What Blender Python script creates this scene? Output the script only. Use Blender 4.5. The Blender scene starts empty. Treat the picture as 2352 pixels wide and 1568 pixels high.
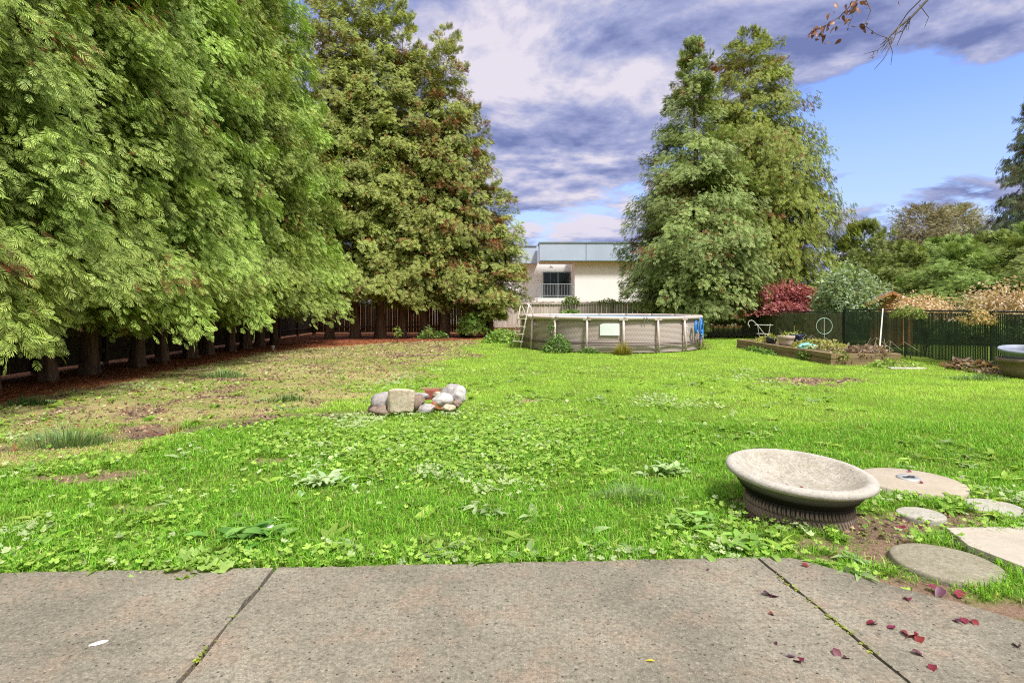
import bpy, bmesh, math, random
import numpy as np
from mathutils import Vector, Matrix, Euler

random.seed(7)
rng = np.random.default_rng(11)
SC = bpy.context.scene
COL = SC.collection
PI = math.pi
F, H, CX, HY = 1340.0, 1.6, 1176.0, 700.0      # focal length, eye height, centre column and horizon row at 2352 px width


def G(px, py):
    y = F * H / (py - HY)
    return ((px - CX) / F * y, y)


def A(px, py, y):
    return ((px - CX) / F * y, y, H - (py - HY) * y / F)


# ---------------------------------------------------------------- noise
_lat = np.random.default_rng(5).random((256, 256))


def vnoise(x, y):
    x = np.asarray(x, float); y = np.asarray(y, float)
    xi = np.floor(x).astype(int); yi = np.floor(y).astype(int)
    fx = x - xi; fy = y - yi
    fx = fx * fx * (3 - 2 * fx); fy = fy * fy * (3 - 2 * fy)
    a = _lat[xi % 256, yi % 256]; b = _lat[(xi + 1) % 256, yi % 256]
    c = _lat[xi % 256, (yi + 1) % 256]; d = _lat[(xi + 1) % 256, (yi + 1) % 256]
    return (a * (1 - fx) + b * fx) * (1 - fy) + (c * (1 - fx) + d * fx) * fy


def fbm(x, y, o=4):
    s = 0; a = .5
    for k in range(o):
        s = s + a * vnoise(np.asarray(x) * 2 ** k + 17.3 * k, np.asarray(y) * 2 ** k + 9.1 * k); a *= .5
    return s / (1 - .5 ** o)


def smooth(t):
    t = np.clip(t, 0, 1)
    return t * t * (3 - 2 * t)


# ---------------------------------------------------------------- materials
def nt_mat(name):
    m = bpy.data.materials.new(name); m.use_nodes = True
    nt = m.node_tree; nt.nodes.clear()
    out = nt.nodes.new('ShaderNodeOutputMaterial')
    return m, nt, out


def N(nt, t, **kw):
    n = nt.nodes.new(t)
    for k, v in kw.items():
        if k in ('ins',):
            for kk, vv in v.items():
                n.inputs[kk].default_value = vv
        else:
            setattr(n, k, v)
    return n


def L(nt, a, b):
    nt.links.new(a, b)


def mix(nt, fac, a, b, mode='MIX'):
    n = nt.nodes.new('ShaderNodeMix'); n.data_type = 'RGBA'; n.blend_type = mode
    for sock, val in ((n.inputs[0], fac), (n.inputs[6], a), (n.inputs[7], b)):
        if hasattr(val, 'is_output') or hasattr(val, 'links'):
            L(nt, val, sock)
        elif isinstance(val, (int, float)):
            sock.default_value = val
        else:
            sock.default_value = (*val, 1)
    return n.outputs[2]


def ramp(nt, fac, p0, p1):
    n = nt.nodes.new('ShaderNodeMapRange'); n.clamp = True
    L(nt, fac, n.inputs[0]); n.inputs[1].default_value = p0; n.inputs[2].default_value = p1
    return n.outputs[0]


def mth(nt, op, a, b=None, c=None):
    n = nt.nodes.new('ShaderNodeMath'); n.operation = op
    for i, v in enumerate((a, b, c)):
        if v is None: continue
        if isinstance(v, (int, float)): n.inputs[i].default_value = v
        else: L(nt, v, n.inputs[i])
    return n.outputs[0]


def noise(nt, vec, scale, detail=4, rough=.6, dist=0):
    n = nt.nodes.new('ShaderNodeTexNoise'); L(nt, vec, n.inputs['Vector'])
    n.inputs['Scale'].default_value = scale; n.inputs['Detail'].default_value = detail
    n.inputs['Roughness'].default_value = rough; n.inputs['Distortion'].default_value = dist
    return n.outputs['Fac']


def voro(nt, vec, scale, feat='F1'):
    n = nt.nodes.new('ShaderNodeTexVoronoi'); n.feature = feat; L(nt, vec, n.inputs['Vector'])
    n.inputs['Scale'].default_value = scale
    return n


def objco(nt):
    return nt.nodes.new('ShaderNodeTexCoord').outputs['Object']


def worldpos(nt):
    return nt.nodes.new('ShaderNodeNewGeometry').outputs['Position']


def bump(nt, h, strength=.4, dist=.01):
    n = nt.nodes.new('ShaderNodeBump'); L(nt, h, n.inputs['Height'])
    n.inputs['Strength'].default_value = strength; n.inputs['Distance'].default_value = dist
    return n.outputs['Normal']


def principled(nt, out, col, rough=.7, normal=None, metal=0, spec=.3):
    b = nt.nodes.new('ShaderNodeBsdfPrincipled')
    if isinstance(col, tuple): b.inputs['Base Color'].default_value = (*col, 1)
    else: L(nt, col, b.inputs['Base Color'])
    b.inputs['Roughness'].default_value = rough; b.inputs['Metallic'].default_value = metal
    b.inputs['Specular IOR Level'].default_value = spec
    if normal is not None: L(nt, normal, b.inputs['Normal'])
    L(nt, b.outputs[0], out.inputs[0])
    return b


def plain(name, col, rough=.6, metal=0, var=.25, scale=6, bstr=.15, spec=.3, grain=.35):
    """a surface of one colour with uneven weathering"""
    m, nt, out = nt_mat(name)
    co = objco(nt)
    n1 = noise(nt, co, scale, 6, .65)
    n2 = noise(nt, co, scale * 9, 3, .6)
    d = tuple(c * (1 - var) for c in col); l = tuple(min(1, c * (1 + var * .6)) for c in col)
    c = mix(nt, ramp(nt, n1, .3, .7), d, l)
    c = mix(nt, mth(nt, 'MULTIPLY', ramp(nt, n2, .5, .75), grain), c, tuple(x * .55 for x in col))
    principled(nt, out, c, rough, bump(nt, n2, bstr, .01), metal, spec)
    return m


def leaf_mat(name, trans=.35, rough=.5, spec=.25, hue=.06):
    m, nt, out = nt_mat(name)
    at = N(nt, 'ShaderNodeAttribute', attribute_name='Col')
    oi = N(nt, 'ShaderNodeObjectInfo')
    hs = N(nt, 'ShaderNodeHueSaturation')
    L(nt, at.outputs['Color'], hs.inputs['Color'])
    L(nt, mth(nt, 'ADD', mth(nt, 'MULTIPLY', oi.outputs['Random'], hue * .5), .5 - hue * .25), hs.inputs['Hue'])
    L(nt, mth(nt, 'ADD', mth(nt, 'MULTIPLY', oi.outputs['Random'], .34), .80), hs.inputs['Value'])
    c = hs.outputs['Color']
    b = N(nt, 'ShaderNodeBsdfPrincipled')
    L(nt, c, b.inputs['Base Color']); b.inputs['Roughness'].default_value = rough
    b.inputs['Specular IOR Level'].default_value = spec
    t = N(nt, 'ShaderNodeBsdfTranslucent')
    L(nt, mix(nt, 1.0, c, (1.25, 1.2, .6), 'MULTIPLY'), t.inputs['Color'])
    ms = N(nt, 'ShaderNodeMixShader'); ms.inputs[0].default_value = trans
    L(nt, b.outputs[0], ms.inputs[1]); L(nt, t.outputs[0], ms.inputs[2]); L(nt, ms.outputs[0], out.inputs[0])
    return m


# ---------------------------------------------------------------- objects
def tag(o, label=None, cat=None, group=None, kind=None):
    if label: o['label'] = label
    if cat: o['category'] = cat
    if group: o['group'] = group
    if kind: o['kind'] = kind
    return o


def thing(name, label, cat, loc=(0, 0, 0), rz=0, group=None):
    o = bpy.data.objects.new(name, None); COL.objects.link(o)
    o.empty_display_size = .2
    o.location = loc; o.rotation_euler = (0, 0, rz)
    return tag(o, label, cat, group)


def link(name, me, parent=None, loc=None, rot=None):
    o = bpy.data.objects.new(name, me); COL.objects.link(o)
    if parent is not None: o.parent = parent
    if loc is not None: o.location = loc
    if rot is not None: o.rotation_euler = rot
    return o


def tri_mesh(name, V, T, mat, cols=None, shade=False):
    V = np.ascontiguousarray(V, np.float32); T = np.ascontiguousarray(T, np.int32)
    me = bpy.data.meshes.new(name)
    n = T.shape[1]
    me.vertices.add(len(V)); me.vertices.foreach_set('co', V.ravel())
    me.loops.add(T.size); me.loops.foreach_set('vertex_index', T.ravel())
    me.polygons.add(len(T)); me.polygons.foreach_set('loop_start', np.arange(len(T), dtype=np.int32) * n)
    me.update(calc_edges=True)
    if cols is not None:
        ca = me.color_attributes.new('Col', 'FLOAT_COLOR', 'POINT')
        c = np.ones((len(V), 4), np.float32); c[:, :3] = cols
        ca.data.foreach_set('color', c.ravel())
    me.materials.append(mat)
    if shade:
        me.polygons.foreach_set('use_smooth', np.ones(len(T), bool))
    return me


class MB:
    def __init__(self): self.v = []; self.f = []

    def add(self, vs, fs):
        o = len(self.v); self.v += [tuple(v) for v in vs]; self.f += [tuple(o + i for i in f) for f in fs]
        return self

    def box(self, c, s, rot=None):
        R = Euler(rot).to_matrix() if rot else Matrix.Identity(3)
        vs = []
        for dx in (-.5, .5):
            for dy in (-.5, .5):
                for dz in (-.5, .5):
                    p = R @ Vector((dx * s[0], dy * s[1], dz * s[2])); vs.append((c[0] + p.x, c[1] + p.y, c[2] + p.z))
        return self.add(vs, [(0, 1, 3, 2), (4, 6, 7, 5), (0, 4, 5, 1), (2, 3, 7, 6), (0, 2, 6, 4), (1, 5, 7, 3)])

    def beam(self, a, b, w, h):
        """a box of width w and depth h from a to b"""
        a = Vector(a); b = Vector(b); d = (b - a)
        x = d.normalized(); up = Vector((0, 0, 1)) if abs(x.z) < .95 else Vector((0, 1, 0))
        y = up.cross(x).normalized(); z = x.cross(y)
        vs = []
        for p in (a, b):
            for sy, sz in ((-.5, -.5), (.5, -.5), (.5, .5), (-.5, .5)):
                vs.append(p + y * sy * w + z * sz * h)
        return self.add(vs, [(3, 2, 1, 0), (4, 5, 6, 7), (0, 1, 5, 4), (1, 2, 6, 5), (2, 3, 7, 6), (3, 0, 4, 7)])

    def tube(self, pts, r, seg=8, closed=False):
        pts = [Vector(p) for p in pts]; n = len(pts)
        rs = [r] * n if isinstance(r, (int, float)) else list(r)
        o = len(self.v); prev = None
        for i, p in enumerate(pts):
            if closed: t = (pts[(i + 1) % n] - pts[i - 1]).normalized()
            else: t = (pts[min(i + 1, n - 1)] - pts[max(i - 1, 0)]).normalized()
            if prev is None:
                u = Vector((0, 0, 1)) if abs(t.z) < .9 else Vector((1, 0, 0))
                s = t.cross(u).normalized()
            else:
                s = (prev - t * prev.dot(t)).normalized()
            prev = s; b = t.cross(s)
            for k in range(seg):
                a = 2 * PI * k / seg
                self.v.append(tuple(p + (s * math.cos(a) + b * math.sin(a)) * rs[i]))
        m = n if closed else n - 1
        for i in range(m):
            for k in range(seg):
                a = o + i * seg + k; b_ = o + i * seg + (k + 1) % seg
                c = o + ((i + 1) % n) * seg + (k + 1) % seg; d = o + ((i + 1) % n) * seg + k
                self.f.append((a, b_, c, d))
        if not closed:
            self.f.append(tuple(o + k for k in range(seg))[::-1])
            self.f.append(tuple(o + (n - 1) * seg + k for k in range(seg)))
        return self

    def lathe(self, prof, seg=48, c=(0, 0, 0)):
        o = len(self.v)
        for (r, z) in prof:
            for k in range(seg):
                a = 2 * PI * k / seg
                self.v.append((c[0] + r * math.cos(a), c[1] + r * math.sin(a), c[2] + z))
        for i in range(len(prof) - 1):
            for k in range(seg):
                self.f.append((o + i * seg + k, o + i * seg + (k + 1) % seg, o + (i + 1) * seg + (k + 1) % seg, o + (i + 1) * seg + k))
        return self

    def prism(self, poly, z0, z1):
        n = len(poly)
        vs = [(x, y, z0) for x, y in poly] + [(x, y, z1) for x, y in poly]
        fs = [tuple(range(n))[::-1], tuple(range(n, 2 * n))] + [(i, (i + 1) % n, n + (i + 1) % n, n + i) for i in range(n)]
        return self.add(vs, fs)

    def mesh(self, name, mat, shade=False, bevel=0):
        me = bpy.data.meshes.new(name); me.from_pydata(self.v, [], self.f)
        bm = bmesh.new(); bm.from_mesh(me)
        bmesh.ops.recalc_face_normals(bm, faces=bm.faces)
        if bevel:
            bmesh.ops.bevel(bm, geom=list(bm.edges), offset=bevel, segments=2, affect='EDGES', profile=.6)
        bm.to_mesh(me); bm.free()
        me.materials.append(mat)
        if shade:
            me.polygons.foreach_set('use_smooth', np.ones(len(me.polygons), bool))
        return me

    def build(self, name, mat, parent=None, shade=False, bevel=0, loc=None, rot=None):
        return link(name, self.mesh(name, mat, shade, bevel), parent, loc, rot)


def rock_mesh(name, size, seed, mat, sub=4, rough=.22, blocky=0.0):
    bm = bmesh.new(); bmesh.ops.create_icosphere(bm, subdivisions=sub, radius=1)
    r = np.random.default_rng(seed)
    V = np.array([v.co[:] for v in bm.verts])
    if blocky > 0:
        m = np.max(np.abs(V), axis=1, keepdims=True)
        V = V * (1 - blocky) + V / m * .82 * blocky
    d = np.zeros(len(V))
    for k in range(7):
        w = r.normal(size=3) * (1.2 + .9 * k); ph = r.random() * 6.28
        d += np.sin(V @ w + ph) * rough / (1.3 + .9 * k)
    for k in range(5):        # a few planes knocked off
        nrm = r.normal(size=3); nrm /= np.linalg.norm(nrm)
        s = V @ nrm; lim = r.uniform(.72, .9)
        V = V - np.outer(np.clip(s - lim, 0, None) * .8, nrm)
    V = V * (1 + d[:, None]) * np.array(size)
    for v, c in zip(bm.verts, V): v.co = c
    me = bpy.data.meshes.new(name); bm.to_mesh(me); bm.free(); me.materials.append(mat)
    me.polygons.foreach_set('use_smooth', np.full(len(me.polygons), blocky < .5))
    return me


# ---------------------------------------------------------------- leaves and sprays
def frond_template(npairs=7, width=.34, ang=48, droop=.22, leaf=.055):
    vs, ts, tt = [], [], []

    def leaflet(b, d, l, w):
        d = np.array(d) / np.linalg.norm(d); s = np.array((-d[1], d[0], 0))
        b = np.array(b); o = len(vs)
        for p in (b, b + d * l * .45 + s * w * .5, b + d * l, b + d * l * .45 - s * w * .5):
            x = p[0]; y = p[1]
            vs.append((x, y, -droop * x * x - .25 * y * y)); tt.append(min(1, max(0, x * .7 + abs(y) * 1.2)))
        ts.extend([(o, o + 1, o + 2), (o, o + 2, o + 3)])
    for i in range(npairs):
        x = .08 + .84 * i / npairs
        l = width * (math.sin(PI * min(1, (x + .12) * .95)) ** .7) * (1 - .35 * x)
        for s in (-1, 1):
            a = math.radians(ang - 12 * x + (i % 3 - 1) * 5)
            leaflet((x, 0, 0), (math.cos(a), s * math.sin(a), 0), l, leaf * (1.25 - .4 * x))
    leaflet((.86, 0, 0), (1, 0, 0), .16, leaf)
    leaflet((0, 0, 0), (1, 0, 0), .9, leaf * .45)
    return np.array(vs), np.array(ts), np.array(tt)


def spread(tmpl, pos, xdir, up, scale, roll=None):
    """one copy of a template at each pos, its x axis along xdir"""
    V, T, tt = tmpl
    n = len(pos)
    x = xdir / np.linalg.norm(xdir, axis=1, keepdims=True)
    y = np.cross(up, x); ny = np.linalg.norm(y, axis=1, keepdims=True); y = y / np.maximum(ny, 1e-6)
    z = np.cross(x, y)
    if roll is not None:
        c = np.cos(roll)[:, None]; s = np.sin(roll)[:, None]
        y, z = y * c + z * s, z * c - y * s
    sc = np.asarray(scale).reshape(n, -1)
    if sc.shape[1] == 1: sc = np.repeat(sc, 3, 1)
    P = pos[:, None, :] + (V[None, :, 0:1] * sc[:, None, 0:1]) * x[:, None, :] + (V[None, :, 1:2] * sc[:, None, 1:2]) * y[:, None, :] + (V[None, :, 2:3] * sc[:, None, 2:3]) * z[:, None, :]
    k = len(V)
    TT = T[None] + (np.arange(n) * k)[:, None, None]
    return P.reshape(-1, 3), TT.reshape(-1, T.shape[1]), np.tile(tt, n), np.repeat(np.arange(n), k)


def oval_leaf(nseg=4, w=.5, fold=.15, bend=.25):
    vs, tt, ts = [], [], []
    for i in range(nseg + 1):
        t = i / nseg; ww = w * .5 * math.sin(PI * (t ** .8) * .96 + .06) if 0 < i < nseg else .02
        zz = -bend * t * t
        vs += [(t, -ww, zz + fold * ww), (t, 0, zz), (t, ww, zz + fold * ww)]; tt += [t, t, t]
    for i in range(nseg):
        a = i * 3
        for k in (0, 1):
            ts += [(a + k, a + k + 3, a + k + 4), (a + k, a + k + 4, a + k + 1)]
    return np.array(vs), np.array(ts), np.array(tt)


def lobed_leaf(lobes=5, seed=0):
    r = np.random.default_rng(seed); n = lobes * 4
    vs = [(0.0, 0, 0)]; tt = [.2]
    for i in range(n + 1):
        a = -2.75 + 5.5 * i / n
        rad = .5 * (1 + .13 * math.cos(i / n * lobes * 2 * PI)) * (1 + r.uniform(-.06, .06))
        vs.append((.05 + rad * math.cos(a), rad * math.sin(a), .10 * math.cos(i / n * lobes * 2 * PI) - .12 * rad)); tt.append(.8)
    ts = [(0, i, i + 1) for i in range(1, n + 1)]
    return np.array(vs), np.array(ts), np.array(tt)


def tint(n, a, b, r, jitter=.15):
    t = r.random((n, 1)); c = np.array(a) * (1 - t) + np.array(b) * t
    return c * (1 + r.normal(size=(n, 1)) * jitter)


FR_NEAR = frond_template(5, .56, 48, .40, .072)
FR_MID = frond_template(4, .54, 50, .35, .095)
FR_NEEDLE = frond_template(5, .30, 58, .05, .06)
FR_FAR = frond_template(3, .42, 48, .2, .13)


def conifer_mesh(name, mat, seed, h, R, Ry, z0, n, prof, tmpl, size, c0, c1, ctip, rust=.03, weep=.45, rise=.45, fall=.75, limbs=170, crust=((.30, .10, .03), (.22, .13, .05)), top_thin=0.0, spreadw=.26, inner=.25, lumpy=.95):
    r = np.random.default_rng(seed)
    zz = r.random(6000) * (h - z0) + z0
    pr = prof((zz - 0) / h)
    keep = r.random(6000) < np.maximum(pr, .45 * np.max(pr)) / np.max(pr)
    lz = zz[keep][:limbs]; limbs = len(lz)
    az = (np.arange(limbs) * 2.39996 + r.normal(size=limbs) * .4)
    t = lz / h
    rad = prof(t)
    rr = rad / np.sqrt((np.cos(az) / R) ** 2 + (np.sin(az) / Ry) ** 2)
    lump = .975 - lumpy / 2 + lumpy * fbm(az * 1.6 + seed, lz * .75 + seed)
    ln = rr * lump * r.uniform(.70, 1.15, limbs) + .22
    w = (ln + .75); w = w / w.sum()
    cnt = np.maximum(4, (w * n).astype(int))
    idx = np.repeat(np.arange(limbs), cnt); m = len(idx)
    s = 1 - (1 - inner) * (1 - r.random(m) ** .55) ** 1.15
    s = np.clip(s, inner * .6, 1)
    deep = r.random(m) < .12; s[deep] = r.uniform(.12, .6, deep.sum())
    lat = (r.random(m) * 2 - 1) * ln[idx] * spreadw * (1.25 - .75 * s) + r.normal(size=m) * .04
    dh = np.stack([np.cos(az[idx]), np.sin(az[idx]), np.zeros(m)], 1)
    sd = np.stack([-np.sin(az[idx]), np.cos(az[idx]), np.zeros(m)], 1)
    up_ = rise + .5 * np.clip(t[idx] - .6, 0, 1); fl = fall * (1 - .6 * np.clip(t[idx] - .55, 0, 1) / .45)
    dz = ln[idx] * (up_ * s - fl * s * s) - np.abs(lat) * .35 + r.normal(size=m) * (.05 + .045 * ln[idx]) + (r.normal(size=limbs) * .25 * (1 - t))[idx] * s
    pos = dh * (ln[idx] * s)[:, None] + sd * lat[:, None]
    pos[:, 2] = lz[idx] + dz
    slope = up_ - 2 * fl * s
    d = dh * (.75 + .25 * r.random((m, 1))) + sd * (np.sign(lat) * (.25 + .55 * r.random(m)))[:, None]
    d[:, 2] += slope * .6 - weep * (.4 + 1.0 * r.random(m))
    pos[:, 2] = np.maximum(pos[:, 2], .12)
    d += r.normal(size=(m, 3)) * .30
    topf = np.clip((t[idx] - .8) / .2, 0, 1); d[:, 2] += 1.1 * topf
    up = np.tile(np.array([[0, 0, .55]]), (m, 1)) + dh * .9
    sc = r.uniform(size[0], size[1], m) * (1 - .25 * t[idx]) * np.where(deep, 1.5, 1)
    V, T, tt, own = spread(tmpl, pos, d, up, sc, r.normal(size=m) * .45)
    limbc = tint(limbs, c0, c1, r, .22)
    c = limbc[idx] * (1 + r.normal(size=(m, 1)) * .13)
    # patches of rusty, dying sprays
    rp = fbm(az[idx] * 1.3 + 3.3 * seed, pos[:, 2] * .8 + seed) + r.normal(size=m) * .05
    isr = (rp > np.quantile(rp, 1 - rust * .75)) | (r.random(m) < rust * .3)
    if rust > 0:
        k = isr.sum(); c[isr] = tint(k, crust[0], crust[1], r, .2)
    tip = np.array(ctip)[None]
    g = .72 * tt[:, None] ** 1.3
    C = c[own] * (.8 - .8 * g) + (np.where(isr[own][:, None], c[own] * 1.2, tip * (.75 + .5 * r.random((m, 1)))[own])) * g
    return tri_mesh(name, V, T, mat, np.clip(C, .004, .9))


def trunk_mesh(name, mat, seed, h, r0, flare=.55, limbs=0, R=2, lean=0, seg=16):
    r = np.random.default_rng(seed); mb = MB()
    zs = [-.15, 0, .12, .3, .6, 1.1, 1.8, 2.8, 4.5] + list(np.linspace(6, h * .96, 7)) if h > 6.5 else [-.1, 0, .1, .25, .5, 1] + list(np.linspace(1.4, h * .95, 4))
    ph = r.random(4) * 6.28
    rows = []
    for z in zs:
        rad = r0 * max(.04, (1 - z / h)) + r0 * flare * math.exp(-max(z, 0) * 3.2)
        ox = .05 * math.sin(z * .7 + ph[0]) + lean * z; oy = .05 * math.sin(z * .8 + ph[1])
        for k in range(seg):
            a = 2 * PI * k / seg
            q = rad * (1 + .16 * math.sin(5 * a + ph[2] + z * .3) * (.4 + math.exp(-max(z, 0) * 1.5)) + r.normal() * .045)
            rows.append((ox + q * math.cos(a), oy + q * math.sin(a), z))
    o = len(mb.v); mb.v += rows
    for i in range(len(zs) - 1):
        for k in range(seg):
            mb.f.append((o + i * seg + k, o + i * seg + (k + 1) % seg, o + (i + 1) * seg + (k + 1) % seg, o + (i + 1) * seg + k))
    for i in range(limbs):
        z = r.uniform(.12, .9) * h; a = r.random() * 6.28; l = R * (1 - z / h) * r.uniform(.5, .85) + .2
        p = [(l * s * math.cos(a), l * s * math.sin(a), z + l * (.45 * s - .7 * s * s)) for s in (0, .3, .6, 1)]
        mb.tube(p, [.05 * (1 - z / h) + .02, .03, .02, .008], 5)
    return mb.mesh(name, mat, True)


def shrub_mesh(name, mat, seed, size, n, tmpl, lsize, c0, c1, lump=.35, droop=.3, flat=.0, shell=.55, hemi=True):
    """leaves scattered through a lumpy crown of the given half sizes"""
    r = np.random.default_rng(seed)
    d = r.normal(size=(n, 3)); d /= np.linalg.norm(d, axis=1, keepdims=True)
    if hemi: d[:, 2] = np.abs(d[:, 2]) * 1.0 - .15
    a = np.arctan2(d[:, 1], d[:, 0])
    lu = 1 - lump + 2 * lump * fbm(a * 1.8 + seed, d[:, 2] * 2.6 + seed * 1.7, 3)
    rr = shell + (1 - shell) * r.random(n) ** .5
    pos = d * (rr * lu)[:, None] * np.array(size)
    xd = d * .8 + r.normal(size=(n, 3)) * .6; xd[:, 2] -= droop
    up = np.array([[0, 0, 1.]]) + r.normal(size=(n, 3)) * (.45 - flat * .4)
    V, T, tt, own = spread(tmpl, pos, xd, up, r.uniform(lsize[0], lsize[1], n), r.normal(size=n) * .4)
    C = tint(n, c0, c1, r, .15)[own] * (1 + .15 * tt[:, None])
    return tri_mesh(name, V, T, mat, np.clip(C, .004, .9))
# ================================================================= materials in use
M = {}
M['cedar'] = leaf_mat('cedar_foliage', .20, .5, .25, .03)
M['spruce'] = leaf_mat('spruce_foliage', .2, .55, .2)
M['leaf'] = leaf_mat('broad_leaf', .35, .45, .3)
M['grass'] = leaf_mat('grass_blade', .40, .5, .2, 0)
M['redleaf'] = leaf_mat('fallen_leaf', .2, .45, .4, .1)


def bark_mat():
    m, nt, out = nt_mat('bark')
    co = objco(nt)
    mp = N(nt, 'ShaderNodeMapping'); L(nt, co, mp.inputs[0]); mp.inputs['Scale'].default_value = (14, 14, 1.6)
    n1 = noise(nt, mp.outputs[0], 1, 8, .7); n2 = noise(nt, co, 2, 3)
    c = mix(nt, ramp(nt, n1, .35, .68), (.035, .020, .014), (.24, .145, .10))
    c = mix(nt, mth(nt, 'MULTIPLY', ramp(nt, n2, .45, .7), .35), c, (.22, .16, .12))
    principled(nt, out, c, .9, bump(nt, n1, .9, .03))
    return m


M['bark'] = bark_mat()


def concrete_mat(name, c0, c1, c2, speck=1.0, big=.8, holes=.0, world=True, stain_shade=False):
    m, nt, out = nt_mat(name)
    co = worldpos(nt) if world else objco(nt)
    nb = noise(nt, co, big, 5, .6, .3); nb2 = noise(nt, co, big * 3.1, 5, .65)
    fine = noise(nt, co, 85, 4, .85); mid = noise(nt, co, 17, 5, .75)
    v = voro(nt, co, 105); v2 = voro(nt, co, 30)
    c = mix(nt, ramp(nt, nb, .30, .62), c0, c1)
    c = mix(nt, mth(nt, 'MULTIPLY', ramp(nt, nb2, .5, .68), .75), c, c2)
    c = mix(nt, mth(nt, 'MULTIPLY', ramp(nt, mid, .48, .66), .42 * speck), c, tuple(x * .5 for x in c0))
    # aggregate: each pebble its own tone
    pv = N(nt, 'ShaderNodeSeparateColor'); L(nt, v.outputs['Color'], pv.inputs[0])
    peb = mth(nt, 'MULTIPLY', ramp(nt, pv.outputs[0], .62, .72), ramp(nt, v.outputs['Distance'], .42, .2))
    c = mix(nt, mth(nt, 'MULTIPLY', peb, .42 * speck), c, tuple(min(1, x * 1.7) for x in c1))
    peb2 = mth(nt, 'MULTIPLY', ramp(nt, pv.outputs[1], .66, .74), ramp(nt, v.outputs['Distance'], .42, .22))
    c = mix(nt, mth(nt, 'MULTIPLY', peb2, .5 * speck), c, tuple(x * .30 for x in c0))
    pv2 = N(nt, 'ShaderNodeSeparateColor'); L(nt, v2.outputs['Color'], pv2.inputs[0])
    pit = mth(nt, 'MULTIPLY', ramp(nt, pv2.outputs[2], .86, .9), ramp(nt, v2.outputs['Distance'], .22, .12))
    c = mix(nt, mth(nt, 'MULTIPLY', pit, .85 * speck), c, tuple(x * .16 for x in c0))
    mid2 = noise(nt, co, 42, 3, .8)
    c = mix(nt, mth(nt, 'MULTIPLY', ramp(nt, mid2, .50, .64), .5 * speck), c, tuple(x * .45 for x in c0))
    c = mix(nt, mth(nt, 'MULTIPLY', ramp(nt, mid2, .44, .34), .4 * speck), c, tuple(min(1, x * 1.35) for x in c1))
    c = mix(nt, mth(nt, 'MULTIPLY', ramp(nt, fine, .44, .60), .66 * min(1.3, speck)), c, tuple(x * .55 for x in c1))
    if stain_shade:   # algae staining with the shade under the rim put into its colour
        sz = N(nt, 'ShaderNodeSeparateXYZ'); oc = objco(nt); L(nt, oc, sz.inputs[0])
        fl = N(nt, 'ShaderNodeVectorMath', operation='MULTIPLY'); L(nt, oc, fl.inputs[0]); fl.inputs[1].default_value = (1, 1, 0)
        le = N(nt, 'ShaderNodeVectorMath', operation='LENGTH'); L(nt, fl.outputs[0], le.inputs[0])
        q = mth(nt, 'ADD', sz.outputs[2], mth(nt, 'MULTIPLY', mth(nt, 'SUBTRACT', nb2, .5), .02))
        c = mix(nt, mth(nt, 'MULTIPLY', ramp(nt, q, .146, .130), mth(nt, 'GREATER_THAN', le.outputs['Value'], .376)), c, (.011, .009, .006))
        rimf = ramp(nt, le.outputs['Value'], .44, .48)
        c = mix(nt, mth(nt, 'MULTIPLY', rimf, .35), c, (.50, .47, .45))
    hgt = mth(nt, 'SUBTRACT', mth(nt, 'ADD', fine, mth(nt, 'MULTIPLY', mid, .8)), mth(nt, 'MULTIPLY', pit, 1.2))
    principled(nt, out, c, .85, bump(nt, hgt, .55, .006), 0, .25)
    return m


M['patio'] = concrete_mat('patio_concrete', (.100, .090, .066), (.315, .28, .22), (.33, .22, .16), 1.3, 1.0)
M['bowl'] = concrete_mat('bowl_concrete', (.32, .28, .225), (.49, .445, .38), (.30, .265, .17), 1.15, 3.2, stain_shade=True)
M['stone_round'] = concrete_mat('round_stone_concrete', (.24, .21, .15), (.32, .29, .215), (.22, .20, .12), 1.0, 2)
M['stone_pale'] = concrete_mat('pale_stone_concrete', (.36, .34, .29), (.46, .43, .37), (.36, .35, .24), .9, 3)
M['flag'] = concrete_mat('flagstone', (.38, .33, .27), (.47, .42, .36), (.40, .34, .27), .25, 2.2)
M['lid'] = concrete_mat('lid_concrete', (.35, .29, .22), (.43, .37, .30), (.38, .32, .22), .3, 2.5)
M['rubber'] = plain('tyre_rubber', (.10, .075, .06), .85, 0, .5, 9, .4)
M['galv'] = plain('galvanised_metal', (.55, .55, .53), .4, .7, .2, 14)
M['pool_frame'] = plain('pool_frame_enamel', (.58, .48, .44), .4, 0, .12, 3, .05, .5)
M['liner'] = plain('pool_liner', (.45, .58, .72), .4, 0, .15, 2, .05, .4)
M['strap'] = plain('pool_strap', (.10, .07, .06), .7, 0, .3, 4)
M['white_vinyl'] = plain('white_vinyl', (.84, .88, .87), .45, 0, .05, 2, .03)
M['pale_print'] = plain('pale_print', (.80, .74, .70), .6, 0, .1, 20)
M['blue_hose'] = plain('blue_plastic', (.03, .19, .52), .35, 0, .25, 20, .1, .5)
M['ladder'] = plain('ladder_enamel', (.76, .68, .60), .5, 0, .15, 8)
M['stucco'] = plain('white_stucco', (.86, .85, .83), .9, 0, .04, .6, .1, .2, .05)
M['fascia'] = plain('blue_grey_fascia', (.44, .52, .64), .5, 0, .08, .5, .03, .3, .06)
M['fascia_trim'] = plain('fascia_trim', (.20, .28, .28), .5, 0, .15, 2)
M['rail'] = plain('grey_railing', (.33, .36, .39), .45, .2, .15, 4)
M['door_frame'] = plain('green_grey_frame', (.16, .25, .25), .5, 0, .15, 4)
M['black_post'] = plain('black_post', (.018, .020, .024), .5, 0, .4, 10)
M['wire_green'] = plain('dark_green_wire', (.075, .115, .085), .5, 0, .4, 10)
M['slat'] = plain('dark_green_slat', (.034, .060, .034), .6, 0, .6, 3, .2)
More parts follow.
